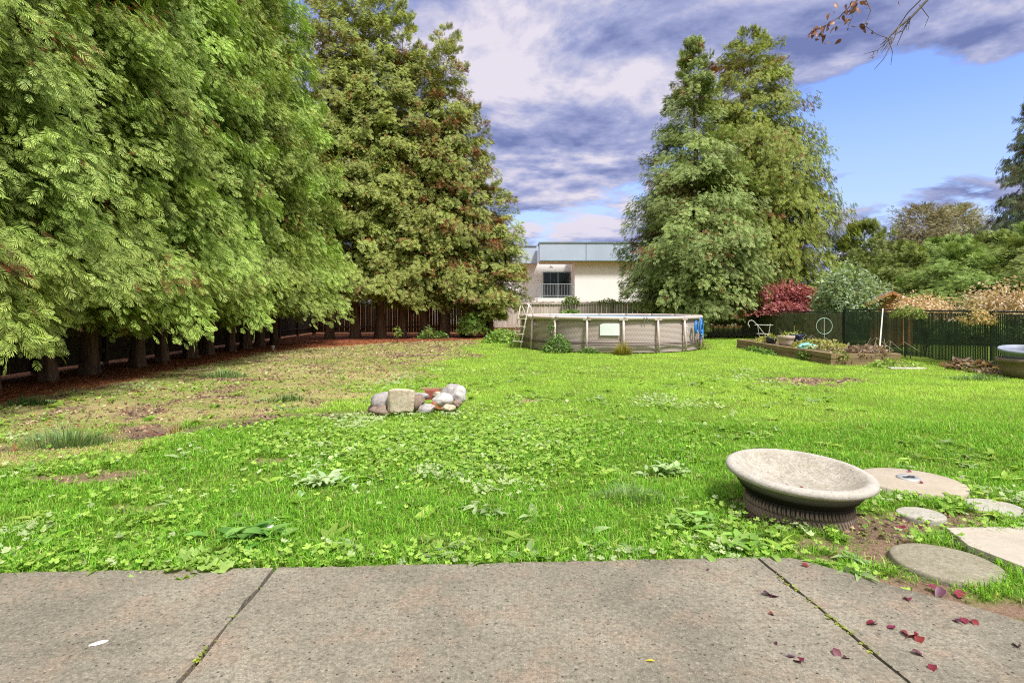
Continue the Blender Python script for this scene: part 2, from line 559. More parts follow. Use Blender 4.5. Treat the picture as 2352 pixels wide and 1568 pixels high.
M['old_slat'] = plain('olive_slat', (.115, .115, .062), .7, 0, .5, 4, .2)
M['pot_beige'] = plain('beige_pot', (.50, .40, .33), .6, 0, .2, 6)
M['pot_dark'] = plain('dark_grey_pot', (.05, .055, .065), .5, 0, .4, 8)
M['pot_blue'] = plain('navy_pot', (.03, .04, .09), .45, 0, .4, 8)
M['tub_brown'] = plain('taupe_tub', (.22, .16, .125), .6, 0, .35, 5)
M['tub_grey'] = plain('blue_grey_tub', (.28, .31, .39), .5, 0, .2, 5)
M['soil'] = plain('bed_soil', (.13, .085, .06), .95, 0, .5, 18, .8)
M['cloth'] = plain('teal_plastic', (.22, .55, .56), .45, 0, .25, 12, .2)
M['white_wood'] = plain('whitewashed_wood', (.62, .58, .50), .7, 0, .25, 5, .3)
M['twig'] = plain('twig_bark', (.13, .105, .10), .85, 0, .35, 12)
M['pale_twig'] = plain('dry_stem', (.46, .40, .30), .8, 0, .3, 12)
M['brass'] = plain('pale_wire', (.62, .60, .52), .5, .2, .2, 20)
M['hoop'] = plain('pale_green_wire', (.38, .55, .45), .5, 0, .2, 20)
M['rock_grey'] = concrete_mat('grey_boulder', (.24, .22, .21), (.46, .42, .42), (.24, .20, .18), .55, 7, 0, False)
M['rock_white'] = concrete_mat('white_cobble', (.42, .39, .37), (.58, .55, .54), (.34, .28, .27), .35, 8, 0, False)
M['rock_tan'] = concrete_mat('tan_block', (.46, .37, .26), (.64, .55, .43), (.42, .30, .20), .7, 5, 0, False)
M['rock_brown'] = concrete_mat('brown_rock', (.19, .13, .10), (.32, .24, .19), (.14, .10, .08), .6, 9, 0, False)
M['brick'] = plain('red_brick', (.33, .10, .065), .85, 0, .3, 14, .5)
M['brick_o'] = plain('orange_brick', (.52, .20, .09), .85, 0, .3, 14, .5)
M['shed_wood'] = plain('orange_cedar_boards', (.50, .22, .085), .6, 0, .25, 3, .2)
M['shingle'] = plain('pale_shingle', (.34, .28, .26), .85, 0, .3, 12, .5)
M['lamp_white'] = plain('cream_enamel', (.80, .74, .58), .4, 0, .05, 5)
M['white_paper'] = plain('white_paper', (.82, .82, .80), .7, 0, .08, 10)


def glass_mat():
    m, nt, out = nt_mat('dark_glass')
    principled(nt, out, (.012, .022, .026), .08, None, 0, .6)
    return m


M['glass'] = glass_mat()


def water_mat():
    m, nt, out = nt_mat('pool_water')
    co = objco(nt); n1 = noise(nt, co, 3, 3)
    principled(nt, out, (.10, .16, .22), .06, bump(nt, n1, .08, .02), 0, .6)
    return m


M['water'] = water_mat()


def wood_mat(name, c0, c1, c2, long='z', sc=1.0):
    m, nt, out = nt_mat(name)
    co = objco(nt)
    mp = N(nt, 'ShaderNodeMapping'); L(nt, co, mp.inputs[0])
    mp.inputs['Scale'].default_value = {'z': (22 * sc, 22 * sc, 1.3), 'y': (22 * sc, 1.3, 22 * sc), 'x': (1.3, 22 * sc, 22 * sc)}[long]
    n1 = noise(nt, mp.outputs[0], 1, 6, .7)
    mp2 = N(nt, 'ShaderNodeMapping'); L(nt, co, mp2.inputs[0])
    mp2.inputs['Scale'].default_value = {'z': (5.5, 5.5, .05), 'y': (5, .05, 5), 'x': (.05, 5, 5)}[long]
    n2 = noise(nt, mp2.outputs[0], 1, 1, .5); n3 = noise(nt, co, 1.4, 5, .65)
    c = mix(nt, ramp(nt, n2, .35, .65), c0, c1)
    c = mix(nt, mth(nt, 'MULTIPLY', ramp(nt, n3, .5, .7), .7), c, c2)
    c = mix(nt, mth(nt, 'MULTIPLY', ramp(nt, n1, .42, .7), .75), c, tuple(x * .38 for x in c0))
    principled(nt, out, c, .85, bump(nt, n1, .5, .01), 0, .2)
    return m


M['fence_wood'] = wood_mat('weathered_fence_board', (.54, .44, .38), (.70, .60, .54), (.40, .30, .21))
M['fence_dark'] = wood_mat('shaded_fence_board', (.095, .068, .048), (.15, .115, .085), (.07, .06, .04))  # dark copy of the fence boards, hedge shade put into the colour
M['timber'] = wood_mat('raised_bed_timber', (.24, .165, .09), (.34, .25, .14), (.14, .12, .055), 'y')
M['timber_x'] = wood_mat('raised_bed_end_timber', (.24, .165, .09), (.34, .25, .14), (.14, .12, .055), 'x')


def weave_mat():
    """printed wicker pattern of the pool wall: wavy horizontal strands"""
    m, nt, out = nt_mat('wicker_print')
    uv = N(nt, 'ShaderNodeUVMap', uv_map='UVMap').outputs[0]
    sp = N(nt, 'ShaderNodeSeparateXYZ'); L(nt, uv, sp.inputs[0])
    u, v = sp.outputs[0], sp.outputs[1]
    col = mth(nt, 'MULTIPLY', u, 1 / .055)
    wave = mth(nt, 'SINE', mth(nt, 'MULTIPLY', col, 2 * PI))
    row = mth(nt, 'ADD', mth(nt, 'MULTIPLY', v, 1 / .042), mth(nt, 'MULTIPLY', wave, .22))
    fr = mth(nt, 'FRACT', row)
    strand = mth(nt, 'SUBTRACT', 1.0, mth(nt, 'ABSOLUTE', mth(nt, 'SUBTRACT', mth(nt, 'MULTIPLY', fr, 2.0), 1.0)))
    co = objco(nt)
    n1 = noise(nt, co, 1.1, 4, .6); n2 = noise(nt, co, 30, 2)
    dark = mix(nt, n1, (.17, .13, .115), (.22, .17, .155))
    lite = mix(nt, n2, (.54, .44, .40), (.66, .56, .53))
    c = mix(nt, ramp(nt, strand, .25, .62), dark, lite)
    c = mix(nt, mth(nt, 'MULTIPLY', ramp(nt, n1, .52, .75), .35), c, (.36, .29, .26))
    principled(nt, out, c, .55, bump(nt, strand, .3, .01), 0, .3)
    return m


M['weave'] = weave_mat()


def ground_mat():
    m, nt, out = nt_mat('garden_soil')
    at = N(nt, 'ShaderNodeAttribute', attribute_name='Col')
    co = worldpos(nt)
    n1 = noise(nt, co, 38, 5, .75); n2 = noise(nt, co, 6, 5, .7); n3 = noise(nt, co, 140, 2, .6)
    c = at.outputs['Color']
    c = mix(nt, mth(nt, 'MULTIPLY', ramp(nt, n1, .45, .68), .8), c, mix(nt, 1.0, c, (.35, .33, .32), 'MULTIPLY'))
    c = mix(nt, mth(nt, 'MULTIPLY', ramp(nt, n3, .55, .75), .6), c, mix(nt, 1.0, c, (1.9, 1.8, 1.7), 'MULTIPLY'))
    c = mix(nt, mth(nt, 'MULTIPLY', ramp(nt, n2, .5, .75), .5), c, mix(nt, 1.0, c, (.6, .58, .55), 'MULTIPLY'))
    h = mth(nt, 'ADD', n1, mth(nt, 'MULTIPLY', n2, 2.0))
    principled(nt, out, c, .95, bump(nt, h, .8, .03), 0, .15)
    return m


M['ground'] = ground_mat()

# ================================================================= ground
EDGE = [(-9, 3.225), (-3.06, 3.486), (-1.436, 3.556), (1.556, 3.70), (1.80, 3.69), (1.95, 3.55), (2.09, 3.40), (2.444, 3.107), (2.62, 2.93), (3.4, 2.1), (4.6, .9), (9, -3.5)]
EX = [e[0] for e in EDGE]; EY = [e[1] for e in EDGE]
POOL = (3.81, 22.94, 3.49)
BED = (8.65, 10.42, 15.7, 22.3)
BOWL = (2.29, 4.68)
STONES = [(G(2170, 1283), .30), (G(2115, 1172), .165), (G(2283, 1157), .21)]
LID = ((3.62, 5.30), .43)
FLAG = [(3.10, 4.17), (3.02, 3.86), (3.12, 3.50), (3.55, 3.25), (4.2, 3.4), (4.3, 3.9), (3.95, 4.2)]
BARE = [(-4.06, 5.5, .75, .22), (-4.75, 7.7, .55, .28), (6.34, 12.6, 1.25, .75), (-2.95, 4.62, .32, .10), (.35, 10.0, .35, .22), (-3.4, 8.5, .8, .22), (-5.9, 12.8, 1.0, .25), (-2.6, 19, 1.9, .5), (-5.2, 10.4, .6, .2), (-2.6, 6.1, .3, .12),
        (2.3, 3.85, .55, .33), (2.75, 4.35, .65, .32), (2.35, 3.35, .35, .25), (2.75, 3.05, .35, .22), (3.4, 4.45, .4, .25), (2.29, 4.66, .5, .42)]
FURROW = np.array([(-7.2, 6.0), (-5.7, 6.5), (-4.9, 7.1), (-4.12, 7.8), (-3.1, 8.6), (-2.1, 8.8)])


def seg_dist(x, y, poly):
    best = np.full(np.shape(x), 1e9)
    for (ax, ay), (bx, by) in zip(poly[:-1], poly[1:]):
        t = np.clip(((x - ax) * (bx - ax) + (y - ay) * (by - ay)) / ((bx - ax) ** 2 + (by - ay) ** 2), 0, 1)
        best = np.minimum(best, np.hypot(x - ax - t * (bx - ax), y - ay - t * (by - ay)))
    return best


def masks(x, y):
    x = np.asarray(x, float); y = np.asarray(y, float)
    n = fbm(x * .9 + 40, y * .9 + 40); n2 = fbm(x * 2.7 + 10, y * 2.7 + 70)
    lx = -8.1 + 1.4 * (n - .5) + .8 * (n2 - .5)
    lit = smooth((lx - x) / .7)
    yb = np.interp(x, [-9, -7.5, -5, -3, -1, .4, 1.0], [19, 21.6, 25, 26.3, 27, 29, 40]) + 2 * (n - .5)
    lit = np.maximum(lit, smooth((y - yb) / 1.2))
    lit = np.maximum(lit, smooth((1.9 - np.hypot((x - 9.6) / 1.6, (y - 30.6) / 1.0)) / .6))
    xb = np.interp(y, [3.4, 4.76, 5.96, 7.4, 8.75, 14.3, 21.4, 27], [-5.2, -4.8, -4.2, -3.7, -2.5, -1.5, -1.2, -1])
    dry = smooth((xb + 2.2 * (n - .5) + 1.2 * (n2 - .5) - x) / 1.1) * smooth((y - 4.2) / .8)
    bare = np.zeros_like(x); n3 = fbm(x * 7 + 3, y * 7 + 21)
    for (bx, by, rx, ry) in BARE:
        q = np.hypot((x - bx) / rx, (y - by) / ry)
        bare = np.maximum(bare, smooth((1.05 + 1.1 * (n2 - .5) + 1.6 * (n3 - .5) - q) / .4))
    fd = seg_dist(x, y, FURROW)
    fur = smooth((.26 + .5 * (n2 - .5) - fd) / .14)
    bare = np.maximum(bare, fur)
    bare = np.maximum(bare, dry * smooth((fbm(x * 1.6 + 5, y * 1.1 + 90) - .60) / .10) * .85 * (.35 + .65 * smooth((n2 - .40) / .2)))
    return lit, dry, bare, fur


def gz(x, y):
    x = np.asarray(x, float); y = np.asarray(y, float)
    z = -.035 + .05 * (fbm(x * .6, y * .6) - .5) + .035 * (fbm(x * 2.5, y * 2.5) - .5)
    _, _, bare, fur = masks(x, y)
    z = z - .02 * bare - .05 * fur
    ye = np.interp(x, EX, EY)
    near = smooth((y - ye) / .5)
    z = z * near + (-.035) * (1 - near)
    z = np.where(y < ye - .02, -.14, z)
    return z


def gz1(x, y): return float(gz(np.array([x]), np.array([y]))[0])


xs = np.concatenate([[-400, -150, -60, -30, -18, -14], np.arange(-12, 13.0, .075), [14, 18, 26, 40, 80, 160, 400]])
ys = np.concatenate([[-60, -10, 0, 1.5], np.arange(2.0, 10, .06), np.arange(10, 34, .11), [36, 40, 48, 60, 90, 160, 320, 700]])
XX, YY = np.meshgrid(xs, ys); gx, gy = XX.ravel(), YY.ravel()
lit, dry, bare, fur = masks(gx, gy)
nn = fbm(gx * 1.3, gy * 1.3)[:, None]; n5 = fbm(gx * 5, gy * 5)[:, None]
green = np.array([.15, .22, .03]) * (.75 + .5 * nn)
straw = np.array([.50, .385, .205]) * (.7 + .6 * n5)
soil = np.array([.25, .165, .115]) * (.7 + .6 * n5)
litc = np.array([.36, .14, .055]) * (.45 + 1.1 * n5)
dv = (.8 * dry * np.clip(.15 + 1.6 * (fbm(gx * 1.1 + 33, gy * 1.7 + 5) - .22), .15, 1))[:, None]
c = green * (1 - dv) + straw * dv
c = c * (1 - bare[:, None]) + soil * bare[:, None]
c = c * (1 - fur[:, None] * .8) + np.array([.075, .05, .045]) * fur[:, None] * .8
c = c * (1 - lit[:, None]) + litc * lit[:, None]
gcol = c
nx, ny = len(xs), len(ys)
ii = (np.arange(ny - 1)[:, None] * nx + np.arange(nx - 1)[None]).ravel()
quads = np.stack([ii, ii + 1, ii + 1 + nx, ii + nx], 1)
gV = np.stack([gx, gy, gz(gx, gy)], 1)
g = link('ground', tri_mesh('ground', gV, quads, M['ground'], np.clip(gcol, .01, .8), True))
tag(g, kind='structure')

# patio: three slabs with open joints
def patio():
    mb = MB(); r = np.random.default_rng(3)
    j1 = lambda y: -1.436 + (y - 3.55) * -.022; j2 = lambda y: 1.556 + (y - 3.70) * -.105
    gap = .011
    def jag(f, off, y0, y1, n):
        return [(f(y) + off + r.normal() * .005, y) for y in np.linspace(y0, y1, n)]
    def edge(x0, x1, n):
        return [(x, float(np.interp(x, EX, EY)) + r.normal() * .006) for x in np.linspace(x0, x1, n)]
    ya, yb = float(np.interp(-1.436, EX, EY)), float(np.interp(1.556, EX, EY))
    p1 = [(-9, -1.5)] + [(x, y) for x, y in jag(j1, -gap, -1.5, ya, 40)] + edge(-1.46, -9, 50)
    p2 = [(x, y) for x, y in jag(j1, gap, ya, -1.5, 40)] + jag(j2, -gap, -1.5, yb, 40) + edge(1.53, -1.41, 40)
    p3 = [(x, y) for x, y in jag(j2, gap, yb, -1.5, 40)] + [(7.0, -1.5)] + edge(7.0, 1.58, 60)
    for p in (p1, p2, p3): mb.prism(p, -.12, 0)
    o = mb.build('patio', M['patio'])
    tag(o, kind='structure')


patio()

# ================================================================= lawn
def keep_out(x, y, pad=0.0):
    k = y > np.interp(x, EX, EY) + .005
    k &= np.hypot(x - POOL[0], y - POOL[1]) > POOL[2] + .02
    k &= ~((x > BED[0] - .05) & (x < BED[1] + .05) & (y > BED[2] - .05) & (y < BED[3] + .05))
    k &= np.hypot(x - BOWL[0], y - BOWL[1]) > .40
    for (c_, r_) in STONES: k &= np.hypot(x - c_[0], y - c_[1]) > r_ + .0
    k &= np.hypot(x - LID[0][0], y - LID[0][1]) > LID[1]
    k &= ~((x > 3.08) & (y > 3.3) & (y < 4.15) & (x < 4.3))
    return k


def band(y0, y1, dens, r, xmax=12.15):
    xm = min(.90 * y1 + 2.4, 30)
    a = max(-10.8, -xm); b = min(xmax, xm)
    n = int((b - a) * (y1 - y0) * dens)
    x = r.uniform(a, b, n); y = r.uniform(y0, y1, n)
    ok = (np.abs(x) < .90 * y + 2.4)
    return x[ok], y[ok]


def blades(name, specs, seed):
    r = np.random.default_rng(seed)
    Vs, Ts, Cs = [], [], []; off = 0
    for (y0, y1, dens, h0, h1, w, seg) in specs:
        x, y = band(y0, y1, dens, r)
        ok = keep_out(x, y); x, y = x[ok], y[ok]
        lit, dry, bare, fur = masks(x, y)
        clump = fbm(x * 2.2 + 3, y * 2.2 + 8)
        p = (1 - .97 * lit) * (1 - .92 * bare) * (1 - .25 * dry) * (.55 + .9 * smooth((clump - .3) / .35))
        ok = r.random(len(x)) < np.clip(p, .0, 1)
        x, y, lit, dry, bare, clump = x[ok], y[ok], lit[ok], dry[ok], bare[ok], clump[ok]
        n = len(x); z = gz(x, y) - .005
        big = fbm(x * .45 + 60, y * .45 + 20)
        h = r.uniform(h0, h1, n) * (.55 + .9 * clump) * (1 - .45 * dry) * (1 - .4 * bare)
        az = r.random(n) * 6.283; bend = r.uniform(.15, 1.5, n) * (1 + .8 * dry)
        dx, dy = np.cos(az), np.sin(az); sx, sy = -dy, dx
        # colours: fresh green near, yellower lawn away and to the right, straw in the dry part
        gcl = tint(n, (.10, .31, .022), (.34, .60, .065), r, .24)
        ycl = tint(n, (.36, .62, .065), (.56, .80, .15), r, .16)
        far = np.clip(smooth((y - 6.5) / 6) * .75 + .55 * smooth((big - .47) / .16) * smooth((y - 4.5) / 2), 0, 1)[:, None]
        cc = gcl * (1 - far) + ycl * far
        st = r.random(n) < .05 + .46 * dry * (.35 + .65 * smooth((fbm(x * 1.1 + 33, y * 1.7 + 5) - .36) / .16))
        cc[st] = tint(st.sum(), (.44, .36, .17), (.70, .58, .32), r, .2)
        wv = w * r.uniform(.7, 1.3, n)
        b0 = np.stack([x - sx * wv / 2, y - sy * wv / 2, z], 1); b1 = np.stack([x + sx * wv / 2, y + sy * wv / 2, z], 1)
        tip = np.stack([x + dx * bend * h * .8, y + dy * bend * h * .8, z + h * np.clip(1 - .35 * bend, .25, 1)], 1)
        if seg == 2:
            m = np.stack([x + dx * bend * h * .25, y + dy * bend * h * .25, z + h * .62 * np.clip(1 - .1 * bend, .3, 1)], 1)
            s = np.stack([sx, sy, np.zeros(n)], 1) * (wv * .42)[:, None]
            V = np.stack([b0, b1, m - s, m + s, tip], 1)
            T = np.array([(0, 1, 3), (0, 3, 2), (2, 3, 4)]); k = 5
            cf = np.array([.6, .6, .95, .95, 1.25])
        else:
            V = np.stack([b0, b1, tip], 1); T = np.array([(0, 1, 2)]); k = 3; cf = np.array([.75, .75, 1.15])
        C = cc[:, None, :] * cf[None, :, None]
        Vs.append(V.reshape(-1, 3)); Cs.append(C.reshape(-1, 3))
        Ts.append((T[None] + (np.arange(n) * k)[:, None, None]).reshape(-1, 3) + off); off += n * k
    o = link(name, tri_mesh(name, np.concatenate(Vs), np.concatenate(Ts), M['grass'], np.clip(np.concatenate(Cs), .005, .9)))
    return tag(o, 'bright green lawn grass of the back garden, straw coloured towards the hedge', 'grass', kind='stuff')


blades('lawn_grass', [(3.2, 5.2, 6200, .03, .10, .0050, 2), (5.2, 8.0, 3300, .03, .095, .0065, 2), (8, 13, 2000, .035, .08, .009, 1), (13, 21, 1000, .03, .07, .013, 1), (21, 31, 500, .035, .075, .020, 1)], 21)


def litter():
    r = np.random.default_rng(5)
    x = r.uniform(-10.9, 1, 90000); y = r.uniform(6, 32, 90000)
    lit, dry, bare, fur = masks(x, y)
    ok = (r.random(len(x)) < lit * .9 + dry * .10) & (np.abs(x) < .92 * y + 1)
    x, y = x[ok], y[ok]; n = len(x)
    t = (np.array([(0, -.5, 0), (1, -.35, .15), (1.15, .2, .3), (.1, .5, .1)]), np.array([(0, 1, 2), (0, 2, 3)]), np.array([0, .5, 1, .5]))
    az = r.random(n) * 6.28
    V, T, tt, own = spread(t, np.stack([x, y, gz(x, y) + .008], 1), np.stack([np.cos(az), np.sin(az), r.normal(size=n) * .25], 1), np.array([[0, 0, 1.]]) + r.normal(size=(n, 3)) * .3, np.stack([r.uniform(.04, .10, n), r.uniform(.008, .02, n), r.uniform(.02, .05, n)], 1))
    C = tint(n, (.20, .065, .022), (.44, .20, .085), r, .25)[own]
    o = link('needle_litter', tri_mesh('needle_litter', V, T, M['redleaf'], np.clip(C, .01, .8)))
    tag(o, 'rusty brown cedar needle litter under the hedge', 'litter', kind='stuff')


litter()


def thatch():
    r = np.random.default_rng(15)
    x = r.uniform(-9.5, 8, 150000); y = r.uniform(4, 27, 150000)
    lit, dry, bare, fur = masks(x, y)
    ok = (r.random(len(x)) < np.clip(dry * .13 + bare * .5, 0, 1) * (1 - lit)) & (np.abs(x) < .92 * y + 1) & keep_out(x, y)
    x, y, dry, bare, fur = x[ok], y[ok], dry[ok], bare[ok], fur[ok]; n = len(x)
    t = (np.array([(0, -.5, 0), (1, -.35, .2), (1.15, .2, .5), (.1, .5, .25), (.5, 0, .8)]), np.array([(0, 1, 4), (1, 2, 4), (2, 3, 4), (3, 0, 4)]), np.array([0, .5, 1, .5, .7]))
    az = r.random(n) * 6.28; far = np.interp(y, [4, 10, 26], [.6, 1, 1.7])
    V, T, tt, own = spread(t, np.stack([x, y, gz(x, y) + .002], 1), np.stack([np.cos(az), np.sin(az), r.normal(size=n) * .2], 1), np.array([[0, 0, 1.]]) + r.normal(size=(n, 3)) * .2, np.stack([r.uniform(.02, .07, n) * far, r.uniform(.008, .035, n) * far, r.uniform(.015, .04, n)], 1))
    C = tint(n, (.10, .065, .045), (.30, .20, .13), r, .25)
    st = r.random(n) < .45 * (1 - fur); C[st] = tint(st.sum(), (.40, .31, .15), (.66, .54, .30), r, .2)
    o = link('dry_thatch', tri_mesh('dry_thatch', V, T, M['redleaf'], np.clip(C[own], .01, .8)))
    tag(o, 'loose soil crumbs and dead grass on the bare parts of the lawn', 'thatch', kind='stuff')


thatch()


def ground_cover():
    r = np.random.default_rng(33)
    Vs, Ts, Cs = [], [], []; off = 0

    def put(tm, pos, xd, up, sc, cols, roll=None, grad=.25):
        nonlocal off
        V, T, tt, own = spread(tm, pos, xd, up, sc, roll)
        Vs.append(V); Ts.append(T + off); off += len(V)
        Cs.append(cols[own] * (1 - grad * .5 + grad * tt[:, None]))
    # rosettes: dandelion and dock
    x, y = band(3.4, 13, 26, r); ok = keep_out(x, y); x, y = x[ok], y[ok]
    lit, dry, bare, fur = masks(x, y)
    dens = fbm(x * .8 + 2, y * .8 + 31)
    edge = np.exp(-(y - np.interp(x, EX, EY)) / .5)
    p = .15 * (1 - dry) + .9 * smooth((dens - .48) / .12) * (1 - .7 * dry) * np.interp(y, [3, 6, 9, 13], [1, .95, .6, .2]) + 1.3 * edge
    ok = (r.random(len(x)) < p * .75 * (1 - .8 * bare) * (1 - lit)) & (x < 5.5)
    x, y = x[ok], y[ok]
    k = r.integers(5, 10, len(x)); idx = np.repeat(np.arange(len(x)), k); n = len(idx)
    az = r.random(n) * 6.283; el = r.uniform(.15, 1.0, n)
    pos = np.stack([x[idx] + r.normal(size=n) * .012, y[idx] + r.normal(size=n) * .012, gz(x[idx], y[idx]) + .01], 1)
    xd = np.stack([np.cos(az), np.sin(az), el], 1)
    size = r.uniform(.6, 1.25, len(x))[idx] * r.uniform(.07, .15, n)
    pc = tint(len(x), (.15, .31, .03), (.36, .50, .09), r, .14)[idx] * (1 + r.normal(size=(n, 1)) * .12)
    gl = r.random(len(x))[idx] < .22
    pc[gl] = tint(gl.sum(), (.24, .36, .14), (.36, .48, .20), r, .1)
    put(oval_leaf(5, .36, .25, .45), pos, xd, np.tile([[0, 0, 1.]], (n, 1)), np.stack([size, size * r.uniform(.7, 1.3, n), size], 1), pc, r.normal(size=n) * .25)
    # lobed leaves: creeping buttercup and mallow
    x, y = band(3.3, 15, 620, r); ok = keep_out(x, y); x, y = x[ok], y[ok]
    lit, dry, bare, fur = masks(x, y)
    d2 = fbm(x * .7 + 90, y * .7 + 12)
    edge = np.exp(-(y - np.interp(x, EX, EY)) / .16) * (x < -.2) * 1.4 + np.exp(-(y - np.interp(x, EX, EY)) / .09)
    ring = np.exp(-(np.hypot(x + .6, (y - 7.4) * 1.0) / 1.5) ** 2)
    st = np.exp(-(np.hypot(x - 3.2, (y - 4.3) * 1.2) / .55) ** 2) * .8
    st = st + np.exp(-(np.hypot(x - 3.5, (y - 4.82) * 2.0) / .5) ** 2)
    mid = np.exp(-(((x + 1.5) / 2.2) ** 2 + ((y - 7) / 1.2) ** 2))
    p = (.75 * smooth((d2 - .54) / .1) * np.interp(y, [3, 7, 12, 15], [.8, .7, .3, .1]) + .75 * ring + .6 * mid) * (1 - .45 * dry) * (1 - .93 * bare) + edge + st * (1 - .5 * bare)
    ok = (r.random(len(x)) < p * .8 * (1 - lit)) & (x < 6)
    x, y = x[ok], y[ok]; n = len(x)
    hh = r.uniform(.02, .085, n)
    az = r.random(n) * 6.283
    pos = np.stack([x, y, gz(x, y) + hh], 1)
    xd = np.stack([np.cos(az), np.sin(az), r.normal(size=n) * .25], 1)
    cl = tint(n, (.16, .33, .03), (.38, .54, .10), r, .18); gl2 = (fbm(x * 1.4 + 7, y * 1.4 + 55) > .62) | (r.random(n) < .06); cl[gl2] = tint(gl2.sum(), (.32, .44, .18), (.50, .58, .30), r, .12)
    sz = r.uniform(.022, .052, n) * np.interp(y, [3, 8, 14], [1, 1.1, 1.4])
    put(lobed_leaf(5, 1), pos, xd, np.array([[0, -.25, 1.]]) + r.normal(size=(n, 3)) * .28, sz, cl, None, .3)
    o = link('ground_cover', tri_mesh('ground_cover', np.concatenate(Vs), np.concatenate(Ts), M['leaf'], np.clip(np.concatenate(Cs), .01, .9)))
    tag(o, 'low broad leaved weeds spread through the lawn up to the patio edge', 'weeds', kind='stuff')


ground_cover()
# ================================================================= left hedge of cedars
def hedge_prof(R):
    return lambda t: R * np.clip(1 - np.clip(t, 0, 1) ** 2.2, .03, 1) * np.clip((t + .02) * 14, .45, 1)


left_crowns = [conifer_mesh('crown', M['cedar'], 100 + k, 18.5 - .5 * k, 1.0, .50, 1.45, 44000, hedge_prof(2.7), FR_NEAR, (.13, .28),
                            (.075, .18, .022), (.25, .41, .055), (.78, .90, .26), rust=.03, weep=.16, rise=.36, fall=.42, limbs=330, crust=((.26, .085, .025), (.16, .08, .03))) for k in range(3)]
trunks = [trunk_mesh('trunk', M['bark'], 40 + k, 16, .13 + .018 * k, .45, 34, 2.6, .004 * (k - 1)) for k in range(3)]
left_y = [7.2, 8.6, 9.9, 11.2, 12.5, 13.8, 15.4, 16.6, 17.9, 19.2, 20.4, 21.9, 23.0, 24.3]
ordw = ['nearest', 'second', 'third', 'fourth', 'fifth', 'sixth', 'seventh', 'eighth', 'ninth', 'tenth', 'eleventh', 'twelfth', 'thirteenth', 'farthest']
for i, y in enumerate(left_y):
    lab = {0: 'tall green cedar at the left edge of the photo, nearest in the side hedge row', 13: 'tall green cedar ending the left hedge row, beside the dark back corner'}.get(
        i, 'tall green cedar of the left hedge row, %s trunk counted from the camera' % ordw[i])
    t = thing('cedar_tree', lab, 'tree', (-9.9 + random.uniform(-.15, .15), y, -.03), random.choice([0, PI]) + random.uniform(-.25, .25), 'cedars of the left hedge row')
    s = random.uniform(.94, 1.05)
    c = link('crown', left_crowns[i % 3], t); c.scale = (random.uniform(.95, 1.05), 1, s)
    link('trunk', trunks[(i * 2 + 1) % 3], t)

# back row: olive, with dying rusty sprays
back_crowns = []
for k, (hh, rr_, ru) in enumerate([(17.6, 2.0, .07), (17.0, 1.95, .10), (15.0, 1.9, .20), (10.0, 1.85, .22)]):
    back_crowns.append(conifer_mesh('crown', M['cedar'], 200 + k, hh, 1.0, .95, 1.7, 36000 if k < 3 else 20000, lambda t: rr_ * np.interp(t, [0, .08, .4, .65, .82, .94, 1], [.75, 1, .98, .84, .6, .34, .1]), FR_MID, (.14, .29),
                                    (.11, .165, .022), (.28, .35, .06), (.74, .78, .24), rust=ru, weep=.15, rise=.5, fall=.48, limbs=300 if k < 3 else 190))
back_trunks = [trunk_mesh('trunk', M['bark'], 60 + k, 9.6, .17 + .015 * k, .5, 16, 1.3, .003 * k) for k in range(3)]
back = [(-8.85, 28.2, 18.2, 1.1, 0, 'tall cedar at the dark inner corner, first of the back row'),
        (-7.70, 28.6, 18.8, 1.1, 1, 'tall cedar of the back row, second trunk from the dark corner'),
        (-6.55, 28.8, 17.6, 1.05, 0, 'tall cedar of the back row, third trunk from the dark corner'),
        (-5.45, 29.0, 16.4, 1.0, 1, 'cedar of the back row, fourth trunk, behind a tall weed stem'),
        (-4.45, 29.2, 14.4, 1.05, 2, 'cedar of the back row with a slim trunk, fifth from the dark corner'),
        (-3.38, 29.3, 15.5, .95, 2, 'browning cedar with a stout trunk and the last tall pointed top in its row'),
        (-2.38, 29.6, 11.8, 1.05, 3, 'browning shorter cedar with a bush at its trunk and side tips against the sky'),
        (-1.15, 30.0, 7.9, 1.02, 3, 'lowest cedar ending the back row, beside the pool ladder')]
hb = [17.6, 17.0, 15.0, 10.0]
for i, (x, y, h, sr, v, lab) in enumerate(back):
    t = thing('cedar_tree', lab, 'tree', (x, y, -.03), random.uniform(0, 6.28), 'cedars of the back hedge row')
    c = link('crown', back_crowns[v], t); c.scale = (sr, sr, h / hb[v])
    k = link('trunk', back_trunks[i % 3], t); k.scale = (1, 1, h / 10)

# the two big cedars on the right
def wide_prof(R, p=1.25):
    return lambda t: R * np.clip(1 - np.clip(t, 0, 1) ** p, .02, 1) * np.clip((t + .03) * 9, .5, 1)


t = thing('cedar_tree', 'broad dark green cedar behind the pool, its skirt hanging over the wooden fence', 'tree', (9.45, 30.2, -.03), .6, 'pair of large cedars behind the pool')
link('crown', conifer_mesh('crown', M['cedar'], 301, 15.3, 1, 1, .9, 80000, lambda t: .84 * np.interp(t, [0, .06, .13, .3, .42, .55, .68, .8, .9, .97, 1], [2.8, 3.4, 3.8, 4.1, 3.7, 2.9, 2.05, 1.35, .8, .35, .1]), FR_MID, (.15, .31), (.075, .17, .034), (.22, .34, .075), (.74, .86, .32), rust=.07, weep=.06, rise=.38, fall=.42, limbs=480, inner=.18, lumpy=.40), t)
link('trunk', trunk_mesh('trunk', M['bark'], 71, 14, .32, .5, 20, 3), t)
t = thing('cedar_tree', 'tall yellow green weeping cedar behind the red maple, taller of the pair', 'tree', (13.65, 33.5, -.03), 1.9, 'pair of large cedars behind the pool')
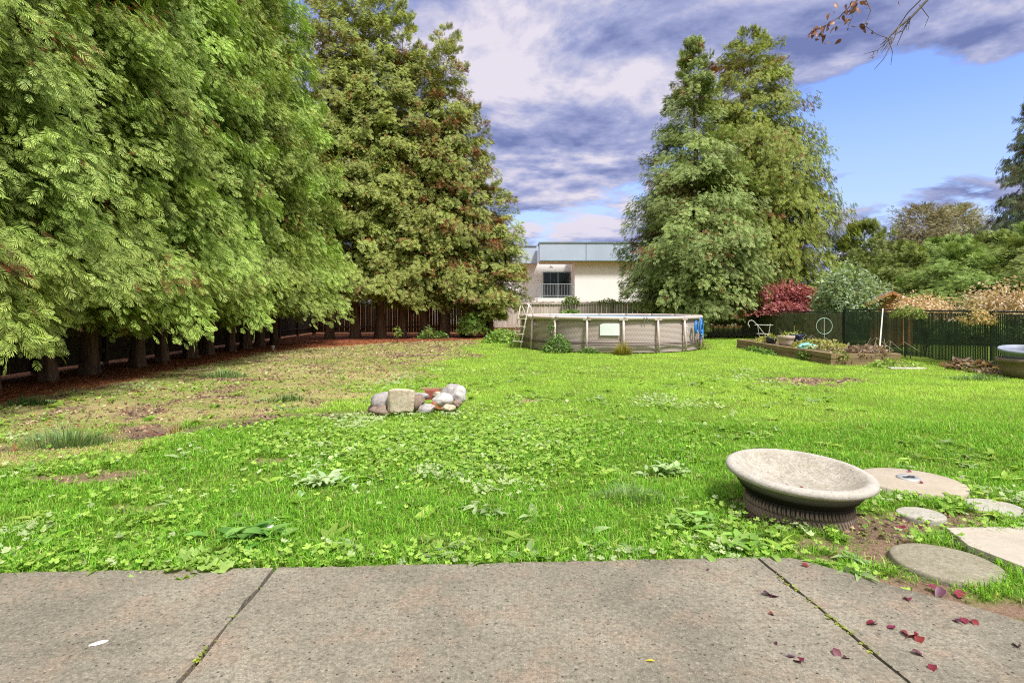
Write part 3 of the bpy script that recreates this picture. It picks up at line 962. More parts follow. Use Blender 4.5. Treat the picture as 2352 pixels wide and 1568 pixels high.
link('crown', conifer_mesh('crown', M['cedar'], 302, 17.2, 1, 1, 2.4, 80000, lambda t: .86 * np.interp(t, [0, .1, .2, .3, .44, .63, .75, .85, .93, .98, 1], [3.2, 3.9, 4.5, 5.1, 5.3, 4.1, 3.0, 2.3, 1.6, .8, .2]), FR_MID, (.18, .37), (.10, .18, .024), (.26, .35, .050), (.64, .70, .14), rust=.07, weep=.55, rise=.36, fall=.48, limbs=430, inner=.18, lumpy=.42, crust=((.34, .13, .03), (.28, .12, .04))), t)
link('trunk', trunk_mesh('trunk', M['bark'], 72, 16, .34, .5, 24, 3.5), t)

# spruces behind the neighbour's shed
spr = [conifer_mesh('crown', M['spruce'], 400 + k, 5.0, 1, 1, .25, 17000, lambda t: 2.4 * np.interp(t, [0, .5, .8, 1], [1, .85, .5, .04]), FR_NEAR, (.20, .38), (.045, .11, .022), (.14, .23, .04), (.55, .66, .18), rust=0, weep=-.05, rise=.45, fall=.35, limbs=170, spreadw=.34) for k in range(2)]
spr_tr = trunk_mesh('trunk', M['bark'], 81, 4.8, .10, .3, 0)
sp = [(19.4, 32.0, 6.0, .85, 0, 'slender topped spruce rising just right of the weeping cedar'),
      (19.4, 29.0, 4.5, 1.0, 1, 'dark spruce behind the pale green shrub'),
      (22.4, 30.0, 4.9, 1.2, 0, 'spruce behind the shed roof, below the pair of far conifers'),
      (19.8, 25.5, 4.1, 1.05, 1, 'broad low spruce directly above the shed roof'),
      (25.6, 31.0, 5.2, 1.25, 1, 'spruce between the shed and the right edge of the photo'),
      (22.0, 24.5, 4.3, 1.15, 0, 'spruce above the peach coloured shrub'),
      (28.2, 31.5, 5.8, 1.3, 0, 'tall spruce at the far right in front of the drooping tree'),
      (24.4, 26.3, 5.0, 1.15, 1, 'spruce cut by the right edge of the photo')]
for (x, y, h, sr, v, lab) in sp:
    t = thing('spruce_tree', lab, 'tree', (x, y, -.03), random.uniform(0, 6.28), 'spruces beyond the right fence')
    c = link('crown', spr[v], t); c.scale = (sr, sr, h / 5)
    k = link('trunk', spr_tr, t); k.scale = (1, 1, h / 5)

far = [conifer_mesh('crown', M['spruce'], 430 + k, 13.5, 1, 1, .8, 26000, lambda t: 4.2 * np.interp(t, [0, .3, .6, .85, 1], [1, 1, .9, .58, .12]), FR_FAR, (.30, .6), (.22, .23, .10), (.32, .31, .16), (.55, .52, .30), rust=.08, weep=.1, rise=.75, fall=.5, limbs=900, crust=((.30, .24, .16), (.26, .2, .14))) for k in range(1)]
far_tr = trunk_mesh('trunk', M['bark'], 82, 13, .2, .3, 0)
for (x, y, h, lab) in [(48.5, 69, 13.0, 'left one of two pale olive conifers far beyond the spruces'), (54.3, 71, 13.3, 'right one of two pale olive conifers far beyond the spruces')]:
    t = thing('far_conifer', lab, 'tree', (x, y, 0), random.uniform(0, 6), 'far conifers')
    c = link('crown', far[0], t); c.scale = (1.0, 1.0, h / 13.5)
    link('trunk', far_tr, t)
t = thing('drooping_tree', 'thin crowned drooping conifer cut by the right edge of the photo', 'tree', (36.0, 40.0, 0), 2.2)
link('crown', conifer_mesh('crown', M['cedar'], 450, 15.5, 1, 1, 3.2, 16000, lambda t: 4.6 * np.interp(t, [0, .2, .5, .8, 1], [.8, 1, .62, .3, .05]), FR_MID, (.25, .5), (.09, .15, .065), (.16, .22, .10), (.27, .33, .18), rust=.10, weep=.9, rise=.5, fall=.55, limbs=260, crust=((.30, .2, .14), (.24, .2, .15))), t)
link('trunk', trunk_mesh('trunk', M['bark'], 83, 15, .25, .3, 18, 3.4), t)

# shrubs beyond the chain link fence
def stems(seed, n, h, r0, sp_, mat):
    r = np.random.default_rng(seed); mb = MB()
    for i in range(n):
        a = r.random() * 6.28; l = sp_ * r.uniform(.4, 1); hh = h * r.uniform(.7, 1)
        mb.tube([(0, 0, -.05), (l * .3 * math.cos(a), l * .3 * math.sin(a), hh * .4), (l * math.cos(a), l * math.sin(a), hh)], [r0, r0 * .7, r0 * .3], 6)
    return mb.mesh('stem', mat, True)


OV = oval_leaf(3, .55, .2, .3); OVN = oval_leaf(3, .28, .2, .4); LB = lobed_leaf(5, 2)


def bush(name, lab, loc, size, n, tm, ls, c0, c1, seed, zc=None, cat='shrub', group=None, stem_h=None, lump=.35, droop=.3, shell=.45, stem_mat='twig', part='foliage', hemi=True):
    t = thing(name, lab, cat, loc, 0, group)
    me = shrub_mesh(part, M['leaf'], seed, size, n, tm, ls, c0, c1, lump, droop, 0, shell, hemi)
    o = link(part, me, t); o.location = (0, 0, zc if zc is not None else size[2] * .2)
    link('stem', stems(seed, 7, stem_h or size[2] * .9, max(.01, size[2] * .02), size[0] * .6, M[stem_mat]), t)
    return t


bush('red_maple', 'burgundy leaved maple shrub behind the low chain link fence', (13.3, 28.0, 0), (1.75, 1.5, 1.45), 6500, LB, (.07, .14), (.26, .055, .070), (.68, .28, .26), 501, 1.35, 'shrub', None, 2.2, .75, .4, .2)
bush('pale_shrub', 'pale grey green leafy shrub between the red maple and the shed', (13.95, 24.2, 0), (1.55, 1.4, 2.2), 5200, OV, (.10, .19), (.17, .26, .13), (.42, .50, .34), 502, 1.4, 'shrub', None, 2.8, .65, .25, .2)
bush('green_shrub', 'yellow green shrub under the weeping cedar, behind the pale shrub', (15.5, 27.5, 0), (1.7, 1.5, 2.4), 3600, OVN, (.16, .28), (.15, .25, .04), (.32, .42, .08), 503, 1.2, 'shrub', None, 2.4, .4, .4)
bush('dark_shrub', 'dark green bush filling in behind the red maple', (12.9, 31.0, 0), (2.2, 1.6, 2.2), 3400, LB, (.14, .26), (.05, .10, .02), (.12, .20, .04), 504, .9, 'shrub', None, 2.2, .4, .4)
bush('peach_shrub', 'peach and cream flowering shrub arching over the fence, the larger one near the right edge', (13.35, 15.6, 0), (1.15, 1.6, .95), 5200, OV, (.05, .11), (.30, .24, .09), (.84, .64, .50), 505, 1.35, 'shrub', 'peach coloured shrubs over the fence', 2.0, .8, .5, .2)
bush('peach_shrub', 'smaller salmon pink shrub over the fence beside the shed roof', (13.6, 19.2, 0), (1.0, 1.5, .70), 3600, OV, (.05, .10), (.24, .20, .08), (.80, .50, .42), 506, 1.25, 'shrub', 'peach coloured shrubs over the fence', 1.6, .8, .5, .2)
bush('creeper', 'green creeper with one orange leaf patch spilling over the fence top', (12.02, 17.6, 0), (.14, .85, .34), 420, OV, (.05, .10), (.10, .19, .03), (.34, .38, .10), 507, 1.28, 'plant', None, .25, .5, .7)
bush('creeper', 'peach creeper strand hanging down the fence below the larger peach shrub', (12.02, 15.0, 0), (.13, .55, .42), 420, OV, (.05, .10), (.22, .24, .07), (.74, .48, .28), 508, 1.18, 'plant', None, .2, .9, 1.0, .1)

# ================================================================= shed beyond the fence
t = thing('garden_shed', 'small orange cedar shed with a gabled roof behind the chain link fence', 'shed', (15.35, 23.8, 0), -.45)
mb = MB(); mb.prism([(-.72, -.8), (.72, -.8), (.72, .8), (-.72, .8)], 0, 1.58)
mb.add([(-.72, -.8, 1.582), (.72, -.8, 1.582), (0, -.8, 2.02), (-.72, .8, 1.582), (.72, .8, 1.582), (0, .8, 2.02)], [(0, 1, 2), (5, 4, 3), (0, 2, 5, 3), (1, 4, 5, 2)])
mb.build('wall', M['shed_wood'], t)
mb = MB()
for s in (-1, 1):
    mb.add([(0, -1.15, 2.12), (s * 1.02, -1.15, 1.56), (s * 1.02, 1.1, 1.56), (0, 1.1, 2.12), (0, -1.15, 2.16), (s * 1.04, -1.15, 1.60), (s * 1.04, 1.1, 1.60), (0, 1.1, 2.16)], [(0, 1, 2, 3), (7, 6, 5, 4), (0, 4, 5, 1), (3, 2, 6, 7), (1, 5, 6, 2)])
rf = mb.build('roof', M['shingle'], t)
mb = MB()
for s in (-1, 1):
    mb.beam((0, -1.17, 2.08), (s * 1.0, -1.17, 1.53), .035, .11); mb.beam((0, -.86, 1.99), (s * .95, -.86, 1.47), .03, .07)
mb.build('barge_board', M['shed_wood'], rf)
mb = MB(); mb.box((0, -.82, 1.50), (1.5, .04, .10)); mb.build('beam', M['shed_wood'], t)

# ================================================================= building behind the back fence
b = thing('building', 'white walled flat roofed building with blue grey fascia behind the back fence', 'building', (0, 0, 0))
mb = MB(); mb.box((-1.0, 52.1, 3.0), (12.1, 4, 6.2)); mb.build('back_wall', M['stucco'], b)
mb = MB(); mb.box((11.55, 50.1, 3.0), (13.0, 6.2, 6.2)); mb.build('front_wall', M['stucco'], b)
mb = MB(); mb.box((3.55, 48.55, 1.08), (2.98, 2.88, 2.16)); mb.build('landing', M['stucco'], b)
mb = MB(); mb.box((10.2, 47.72, 5.80), (16.0, 2.6, 1.42)); mb.box((-2.55, 50.85, 5.80), (9.45, 3.1, 1.42))
fa = mb.build('fascia', M['fascia'], b)
mb = MB(); mb.box((10.2, 47.72, 6.555), (16.12, 2.72, .085)); mb.box((-2.57, 50.85, 6.555), (9.3, 3.22, .085)); mb.box((10.2, 46.40, 5.12), (16.02, .03, .07))
for x in (5.9, 9.6, 13.3): mb.box((x, 46.415, 5.82), (.05, .02, 1.32))
mb.build('cap', M['fascia_trim'], fa)
mb = MB(); mb.box((10.1, 47.9, 5.05), (15.7, 2.6, .07)); mb.box((-2.5, 50.8, 5.05), (9.3, 2.9, .07)); mb.build('soffit', plain('soffit_paint', (.55, .48, .34), .8, 0, .05, 1), b)
d = thing('sliding_door', None, None); d.parent = b
del d
d = MB(); x0, x1, z0, z1, yd = 2.66, 5.0, 2.2, 4.42, 50.06
for (cx, cz, sx, sz) in ((x0 + .04, 3.31, .08, 2.22), (x1 - .04, 3.31, .08, 2.22), (3.83, 4.38, 2.2, .08), (3.83, 2.26, 2.2, .10), (3.95, 3.3, .16, 2.08), (3.28, 3.3, .05, 2.08)):
    d.box((cx, yd, cz), (sx, .12, sz))
do = d.build('door', M['door_frame'], b)
MB().box((3.83, yd + .03, 3.32), (2.2, .02, 2.1)).build('pane', M['glass'], do)
mb = MB()
ry = 47.25
mb.tube([(5.02, ry, 2.25), (5.02, ry, 3.28), (2.45, ry, 3.28), (-.25, ry, 1.75)], .028, 6)
mb.tube([(5.02, ry, 2.34), (2.45, ry, 2.34), (-.25, ry, .80)], .022, 6)
for x in np.arange(2.5, 5.0, .125): mb.tube([(x, ry, 2.34), (x, ry, 3.28)], .013, 5)
for x in np.arange(-.2, 2.45, .13):
    zt = 3.28 - (2.45 - x) * .567; mb.tube([(x, ry, zt - .94), (x, ry, zt)], .013, 5)
for x in (2.45, 3.72): mb.tube([(x, ry, 1.9), (x, ry, 3.28)], .03, 6)
mb.build('railing', M['rail'], b)
mb = MB()
for k in range(10): mb.box((2.0 - .27 * k, 47.9, (2.16 - .2 * k) / 2), (.27, 1.3, max(.1, 2.16 - .2 * k)))
mb.build('stair', M['stucco'], b)
mb = MB(); mb.tube([(3.30, 49.9, 4.88), (3.30, 49.6, 4.95), (3.30, 49.45, 4.86)], .02, 6)
lp = mb.build('wall_lamp', M['door_frame'], b)
MB().lathe([(.02, .0), (.06, -.02), (.13, -.07), (.21, -.13), (.20, -.135), (.0, -.06)], 24, (3.30, 49.45, 4.88)).build('lamp_shade', M['lamp_white'], lp, True)

# ================================================================= wooden fences
def board_fence(name, lab, a, bnd, h, mat, bay=2.4, bw=.14, seed=1, z0=.04):
    r = np.random.default_rng(seed)
    a = Vector((*a, 0)); bnd = Vector((*bnd, 0)); ln = (bnd - a).length; d = (bnd - a).normalized()
    nrm = Vector((d.y, -d.x, 0))
    root = thing(name, lab, 'fence', a)
    nb = max(1, round(ln / bay)); bay = ln / nb
    for i in range(nb):
        mb = MB(); k = max(1, int(bay / bw))
        for j in range(k):
            s = i * bay + (j + .5) * bay / k; top = h + r.normal() * .012
            p = d * s + nrm * (-.012 if j % 2 else .0)
            w = bay / k - .008; u = d * (w / 2); n_ = nrm * .009
            q = Vector((0, 0, 1))
            lo, hi = z0, top
            pts = [p - u - n_, p + u - n_, p + u + n_, p - u + n_]
            vs = [x + q * lo for x in pts] + [x + q * hi for x in pts]
            mb.add(vs, [(3, 2, 1, 0), (4, 5, 6, 7), (0, 1, 5, 4), (1, 2, 6, 5), (2, 3, 7, 6), (3, 0, 4, 7)])
        mb.build('board_panel', M[mat], root)
        for z in (.35, h - .08):
            MB().beam(d * (i * bay + .05) + nrm * .055 + Vector((0, 0, z)), d * ((i + 1) * bay - .05) + nrm * .055 + Vector((0, 0, z)), .05, .09).build('rail', M[mat], root)
        MB().beam(d * (i * bay) + Vector((0, 0, h + .035)), d * ((i + 1) * bay) + Vector((0, 0, h + .035)), .13, .03).build('cap_board', M[mat], root)
    for i in range(nb + 1):
        MB().beam(d * (i * bay) + nrm * .06 + Vector((0, 0, -.2)), d * (i * bay) + nrm * .06 + Vector((0, 0, h + .16)), .10, .10).build('post', M[mat], root)
    return root


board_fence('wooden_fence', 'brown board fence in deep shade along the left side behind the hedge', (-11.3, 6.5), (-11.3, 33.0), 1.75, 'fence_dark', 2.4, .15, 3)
board_fence('wooden_fence', 'board fence coloured dark for shade across the back corner, behind the trunks of the back row', (-11.2, 33.2), (-1.5, 33.2), 1.72, 'fence_dark', 2.42, .145, 6)  # same back fence, its boards toned down to stand for hedge shade
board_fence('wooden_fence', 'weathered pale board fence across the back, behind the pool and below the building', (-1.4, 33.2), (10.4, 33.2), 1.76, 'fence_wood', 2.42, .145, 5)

# ================================================================= chain link fences with slats
def chain_fence(name, lab, a, bnd, h, slat, post, bay, seed, wire='wire_green', gap=.058, sw=.040):
    r = np.random.default_rng(seed)
    a = Vector((*a, 0)); bnd = Vector((*bnd, 0)); ln = (bnd - a).length; d = (bnd - a).normalized(); nrm = Vector((-d.y, d.x, 0))
    root = thing(name, lab, 'fence', a)
    nb = max(1, round(ln / bay)); bay = ln / nb
    for i in range(nb):
        s0, s1 = i * bay + .03, (i + 1) * bay - .03
        mb = MB(); s = s0 + .02
        while s < s1:
            w = sw * r.uniform(.9, 1.08); lean = r.normal() * .003
            zb, zt = .03 + r.uniform(0, .03), h - .05 - r.uniform(0, .02)
            mb.beam(d * s + Vector((0, 0, zb)), d * (s + lean) + Vector((0, 0, zt)), .006, w) if False else None
            u = d * (w / 2); n_ = nrm * .003
            p0 = d * s; p1 = d * (s + lean)
            vs = [p0 - u - n_, p0 + u - n_, p0 + u + n_, p0 - u + n_]
            vs = [v + Vector((0, 0, zb)) for v in vs] + [p1 + (v - p0) + Vector((0, 0, zt)) for v in vs]
            mb.add(vs, [(3, 2, 1, 0), (4, 5, 6, 7), (0, 1, 5, 4), (1, 2, 6, 5), (2, 3, 7, 6), (3, 0, 4, 7)])
            s += gap
        mb.build('privacy_slats', M[slat], root)
        mb = MB(); hh = h - .06; st = .085
        for sg, off in ((1, -.008), (-1, .008)):
            k = s0 - hh
            while k < s1:
                x0, zz0, x1, zz1 = k, .03, k + hh, .03 + hh
                if x0 < s0: zz0 += s0 - x0; x0 = s0
                if x1 > s1: zz1 -= x1 - s1; x1 = s1
                if x1 - x0 > .03:
                    if sg < 0: x0, x1 = s0 + s1 - x0, s0 + s1 - x1
                    mb.tube([d * x0 + nrm * off + Vector((0, 0, zz0)), d * x1 + nrm * off + Vector((0, 0, zz1))], .0032, 3)
                k += st
        mb.build('wire_mesh', M[wire], root)
        MB().tube([d * (i * bay) + Vector((0, 0, h)), d * ((i + 1) * bay) + Vector((0, 0, h))], .022, 8).build('top_rail', M[post], root)
    for i in range(nb + 1):
        e = .12 if i in (0, nb) else .02
        MB().tube([d * (i * bay) + nrm * .03 + Vector((0, 0, -.2)), d * (i * bay) + nrm * .03 + Vector((0, 0, h + e))], .038 if i in (0, nb) else .028, 10).build('post', M[post], root)
    return root


chain_fence('chain_link_fence', 'taller dark green chain link fence with slats, from thick black post to right edge', (12.2, 21.4), (12.2, 8.4), 1.43, 'slat', 'black_post', 3.25, 1, 'wire_green', .056, .040)
chain_fence('chain_link_fence', 'lower olive chain link fence with slats behind the raised bed', (12.2, 28.9), (12.2, 21.5), 1.31, 'old_slat', 'black_post', 3.7, 2, 'wire_green', .055, .044)
chain_fence('chain_link_fence', 'short shaded chain link fence piece beside the broad cedar', (9.7, 29.3), (12.15, 29.0), 1.27, 'old_slat', 'wire_green', 2.5, 3, 'galv', .06, .048)
# ================================================================= swimming pool
def pool():
    px, py, R = POOL; h = 1.16
    t = thing('swimming_pool', 'round above ground pool with brown wicker print wall and pale legs', 'pool', (px, py, 0))
    seg = 180; r = np.random.default_rng(2)
    nl = 18; ph0 = math.radians(-11.5)
    me = bpy.data.meshes.new('wall'); vs, fs, uvs = [], [], []
    rows = [0, .2, .45, .75, 1.0, h - .03]
    for z in rows:
        for k in range(seg):
            a = 2 * PI * k / seg
            bul = .035 * math.sin(PI * min(1, z / h)) * (abs(math.sin((a - ph0) * nl / 2)) ** .7) + .02 * math.exp(-((z - .1) / .12) ** 2)
            if .2 < z < .5: bul -= .015
            vs.append(((R - .09 + bul) * math.cos(a), (R - .09 + bul) * math.sin(a), z))
    for i in range(len(rows) - 1):
        for k in range(seg): fs.append((i * seg + k, i * seg + (k + 1) % seg, (i + 1) * seg + (k + 1) % seg, (i + 1) * seg + k))
    me.from_pydata(vs, [], fs)
    uv = me.uv_layers.new(name='UVMap')
    for p in me.polygons:
        for li in p.loop_indices:
            vi = me.loops[li].vertex_index; k = vi % seg
            kk = k + seg if (k == 0 and any(me.loops[q].vertex_index % seg == seg - 1 for q in p.loop_indices)) else k
            uv.data[li].uv = (2 * PI * kk / seg * R, vs[vi][2])
    me.materials.append(M['weave']); me.polygons.foreach_set('use_smooth', np.ones(len(fs), bool))
    w = link('wall', me, t)
    # printed marks near the rim: rows of small pale strokes
    def marks(ang, zc):
        mb = MB()
        for row, kind in enumerate((0, 1, 2, 1, 3)):
            z = zc + .13 - row * .065
            for c in range(3):
                a = ang + (c - 1) * .026 + .004 * (row % 2); rr = R - .03
                def pt(da, dz): return (rr * math.cos(a + da), rr * math.sin(a + da), z + dz)
                if kind == 0: mb.tube([pt(-.004, -.015), pt(.0, .02), pt(.004, -.015)], .013, 4)
                elif kind == 1: mb.tube([pt(-.009, 0), pt(-.003, .012), pt(.003, -.006), pt(.009, .008)], .013, 4)
                elif kind == 2: mb.tube([pt(-.008, .012), pt(.008, .012)], .009, 4); mb.tube([pt(-.008, -.012), pt(.006, -.012)], .007, 4)
                else: mb.tube([pt(-.010, .006), pt(.0, -.010), pt(.010, .006)], .013, 4)
        mb.build('printed_mark', M['pale_print'], w)
    # liner and water
    MB().lathe([(R - .14, h - .02), (R - .13, .3), (R - .13, .02), (0.01, .02)], 96).build('liner', M['liner'], t, True)
    MB().lathe([(R - .145, .94), (0.01, .94)], 96).build('water', M['water'], t)
    # top rails: one arc per bay
    for i in range(nl):
        a0 = ph0 + 2 * PI * i / nl; a1 = ph0 + 2 * PI * (i + 1) / nl
        pts = [((R - .03) * math.cos(a), (R - .03) * math.sin(a), h - .01) for a in np.linspace(a0, a1, 9)]
        MB().tube(pts, .066, 10).build('top_rail', M['pool_frame'], t, True)
        lg = MB()
        ca, sa = math.cos(a0), math.sin(a0)
        lg.tube([((R - .02) * ca, (R - .02) * sa, h - .02), ((R + .02) * ca, (R + .02) * sa, .5), ((R + .05) * ca, (R + .05) * sa, -.02)], .042, 10)
        leg = lg.build('leg', M['pool_frame'], t, True)
        MB().beam(((R - .02) * math.cos(a0 - .042), (R - .02) * math.sin(a0 - .042), h - .055), ((R - .02) * math.cos(a0 + .042), (R - .02) * math.sin(a0 + .042), h - .055), .10, .06).build('joint', M['pool_frame'], leg, bevel=.012)
    # strap band: two thin belts at leg height
    for dz, rad in ((0, .018), (.06, .016)):
        pts = []
        for k in range(180):
            a = 2 * PI * k / 180; l = abs(math.sin((a - ph0) * nl / 2)) ** .5
            sag = .03 * math.sin(a * 2 + 1) + .02 * math.sin(5 * a + dz * 60)
            pts.append(((R + .066 - .05 * l) * math.cos(a), (R + .066 - .05 * l) * math.sin(a), .27 + dz + sag * .5))
        MB().tube(pts, rad, 5, True).build('strap', M['strap'], t)
    # angle on the wall seen from the camera through an image column
    def ang_at(pxl):
        u = (pxl - CX) / F
        # ray x = u*y ; circle
        A_ = u * u + 1; B_ = -2 * (u * px + py); C_ = px * px + py * py - R * R
        y = (-B_ - math.sqrt(max(0, B_ * B_ - 4 * A_ * C_))) / (2 * A_)
        return math.atan2(y - py, u * y - px)
    marks(ang_at(1229), .80); marks(ang_at(1576), .80)
    a0, a1 = ang_at(1378), ang_at(1423)
    mb = MB(); n = 10; vs, fs = [], []
    for k in range(n + 1):
        a = a0 + (a1 - a0) * k / n
        top = .985 - (.05 if k == 0 else .02 if k == 1 else 0)
        for rr in (R - .055, R - .025):
            vs += [(rr * math.cos(a), rr * math.sin(a), .575), (rr * math.cos(a), rr * math.sin(a), top)]
    for k in range(n):
        o = k * 4
        fs += [(o, o + 1, o + 5, o + 4), (o + 2, o + 6, o + 7, o + 3), (o + 1, o + 3, o + 7, o + 5), (o, o + 4, o + 6, o + 2)]
    fs += [(0, 2, 3, 1), (n * 4, n * 4 + 1, n * 4 + 3, n * 4 + 2)]
    mb.add(vs, fs); mb.build('notice_panel', M['white_vinyl'], w)
    # hose clamp on the rim
    a = ang_at(1482)
    mb = MB()
    for s in (-.014, .014):
        mb.tube([((R + .01) * math.cos(a + s), (R + .01) * math.sin(a + s), h - .16), ((R + .06) * math.cos(a + s), (R + .06) * math.sin(a + s), h), ((R + .0) * math.cos(a + s), (R + .0) * math.sin(a + s), h + .07), ((R - .1) * math.cos(a + s), (R - .1) * math.sin(a + s), h)], .014, 6)
    mb.build('hose_clip', M['tub_grey'], t)
    # blue hose coil hanging by the right legs
    aa = ang_at(1597)
    c = Vector((px + (R + .09) * math.cos(aa), py + (R + .09) * math.sin(aa), 0))
    tx = Vector((-math.sin(aa), math.cos(aa), 0)); nx_ = Vector((math.cos(aa), math.sin(aa), 0))
    mb = MB()
    for k, (off, w_, zc, hh) in enumerate([(-.22, .11, .83, .20), (-.19, .08, .80, .17), (.16, .12, .88, .25), (.19, .10, .84, .22), (.15, .13, .74, .22)]):
        pts = [tuple(c + nx_ * (.03 + .012 * k) + tx * (off + w_ * math.cos(q) * (1 - .3 * math.sin(q))) + Vector((0, 0, zc + hh * math.sin(q)))) for q in np.linspace(0, 2 * PI, 26)[:-1]]
        mb.tube(pts, .030, 7, True)
    mb.tube([tuple(c + nx_ * .05 + tx * .2 + Vector((0, 0, .64))), tuple(c + nx_ * .05 + tx * .17 + Vector((0, 0, .46))), tuple(c + nx_ * .05 + tx * .10 + Vector((0, 0, .40)))], .04, 7)
    o = mb.build('hose', M['blue_hose'], None, True)
    tag(o, 'blue hose hung in loops over a right hand leg of the pool', 'hose')


pool()

# pool ladder straddling the left side of the pool
t = thing('pool_ladder', 'cream A frame ladder straddling the left side of the pool', 'ladder', (.50, 21.75, 0), .65)
for nm, x1, z1 in (('outer_rail', -.42, -.03), ('inner_rail', .62, .30)):
    mb = MB()
    for y in (-.22, .26):
        mb.tube([(x1, y, z1), (x1 * .12, y, 1.50), (x1 * .0 + (.02 if x1 > 0 else -.02), y * .98, 1.58)], .024, 8)
    sgn = -1 if x1 < 0 else 1
    mb.tube([(sgn * .02, -.215, 1.58), (sgn * .02, -.13, 1.64), (sgn * .02, .15, 1.64), (sgn * .02, .255, 1.58)], .024, 8)
    mb.build(nm, M['ladder'], t, True)
mb = MB(); 0 and mb.tube([(-.45, -.25, .55), (-.33, -.30, .85), (-.12, -.34, 1.35), (-.02, -.34, 1.6), (.1, -.34, 1.63), (.22, -.34, 1.5), (.36, -.32, 1.15)], .022, 8)
for z in (.25, .52, .80, 1.08):
    x = -.42 + (.42 - .05) * z / 1.5
    MB().box((x, .02, z), (.11, .50, .03)).build('step', M['ladder'], t, bevel=.006)
MB().box((0, .02, 1.22), (.24, .46, .03)).build('platform', M['ladder'], t, bevel=.006)

# plants round the pool and along the back
bush('ivy_bush', 'dark green ivy bush against the left of the pool wall', (1.55, 19.75, -.03), (.46, .30, .50), 520, OV, (.06, .13), (.07, .17, .025), (.25, .36, .10), 601, .14, 'plant')
bush('ivy_bush', 'thin vine climbing the second pool leg behind the ivy bush', (1.35, 19.95, 0), (.12, .08, .45), 80, OV, (.05, .10), (.08, .17, .03), (.22, .32, .08), 602, .65, 'plant', None, .9)
bush('low_weed', 'low dark weed at the pool foot right of the ivy bush', (2.55, 19.42, -.03), (.34, .16, .20), 170, OV, (.05, .11), (.08, .18, .03), (.20, .32, .07), 603, .04, 'plant')
bush('low_weed', 'bushy weed at the right end of the pool foot', (6.85, 21.3, -.03), (.40, .3, .34), 260, OVN, (.08, .15), (.16, .24, .04), (.36, .38, .10), 604, .06, 'plant')
bush('nettle_patch', 'leafy nettle patch behind the pool ladder', (-.35, 25.2, -.03), (1.0, .9, .62), 900, OV, (.08, .16), (.13, .26, .04), (.34, .48, .10), 605, .06, 'plant')
bush('trunk_bush', 'bushy green shoot around a back row trunk', (-1.95, 28.6, 0), (.62, .5, .80), 700, FR_MID, (.20, .34), (.09, .17, .03), (.24, .33, .07), 606, .45, 'plant')
bush('trunk_bush', 'hanging orange green cedar shoot on the last trunk of the back row', (-1.05, 29.3, 0), (.75, .55, .95), 900, FR_MID, (.22, .36), (.12, .20, .03), (.34, .33, .06), 607, 1.15, 'plant', None, 1.6, .35, 1.2)
bush('low_weed', 'weed cluster between two pale trunks of the back row', (-3.9, 28.2, -.03), (.8, .4, .45), 420, OV, (.08, .16), (.10, .20, .04), (.26, .36, .10), 608, .06, 'plant')
bush('fence_vine', 'leafy vine rising over the top of the back fence behind the pool', (3.35, 33.0, 0), (.45, .12, .35), 240, OV, (.10, .2), (.12, .24, .06), (.42, .50, .24), 609, 1.75, 'plant', None, 1.9)
bush('fence_vine', 'vine leaves over the back fence near the broad cedar', (5.5, 33.0, 0), (.7, .12, .22), 200, OV, (.09, .16), (.20, .30, .10), (.46, .50, .28), 610, 1.72, 'plant', None, 1.8)
bush('fence_vine', 'bright green vine low on the back fence just over the pool rim', (3.3, 32.7, 0), (.55, .2, .45), 320, OV, (.10, .2), (.13, .28, .05), (.32, .45, .12), 611, .95, 'plant', None, 1.2)


def grass_clump(name, lab, loc, n, h, spread_, c0, c1, seed, cat='grass clump', group=None, w=.008):
    r = np.random.default_rng(seed)
    a = r.random(n) * 6.283; rad = spread_[0] * r.random(n) ** .6
    x = np.cos(a) * rad; y = np.sin(a) * rad * spread_[1]
    hh = h * r.uniform(.35, 1.15, n) * (1.15 - .75 * rad / spread_[0]); out = r.uniform(.15, .8, n) * hh
    az = a + r.normal(size=n) * .7; dx, dy = np.cos(az), np.sin(az); sx, sy = -dy, dx
    z = np.zeros(n) - .02
    V = np.stack([np.stack([x - sx * w / 2, y - sy * w / 2, z], 1), np.stack([x + sx * w / 2, y + sy * w / 2, z], 1),
                  np.stack([x + dx * out * .35 - sx * w * .4, y + dy * out * .35 - sy * w * .4, hh * .65], 1), np.stack([x + dx * out * .35 + sx * w * .4, y + dy * out * .35 + sy * w * .4, hh * .65], 1),
                  np.stack([x + dx * out, y + dy * out, hh * np.clip(1.05 - out / hh * .35, .6, 1)], 1)], 1)
    T = np.array([(0, 1, 3), (0, 3, 2), (2, 3, 4)])
    C = np.repeat(tint(n, c0, c1, r, .15), 5, 0) * np.tile([.7, .7, 1, 1, 1.15], n)[:, None]
    o = link(name, tri_mesh(name, V.reshape(-1, 3), (T[None] + (np.arange(n) * 5)[:, None, None]).reshape(-1, 3), M['grass'], np.clip(C, .01, .9)))
    o.location = (loc[0], loc[1], gz1(*loc) + .005)
    return tag(o, lab, cat, group)


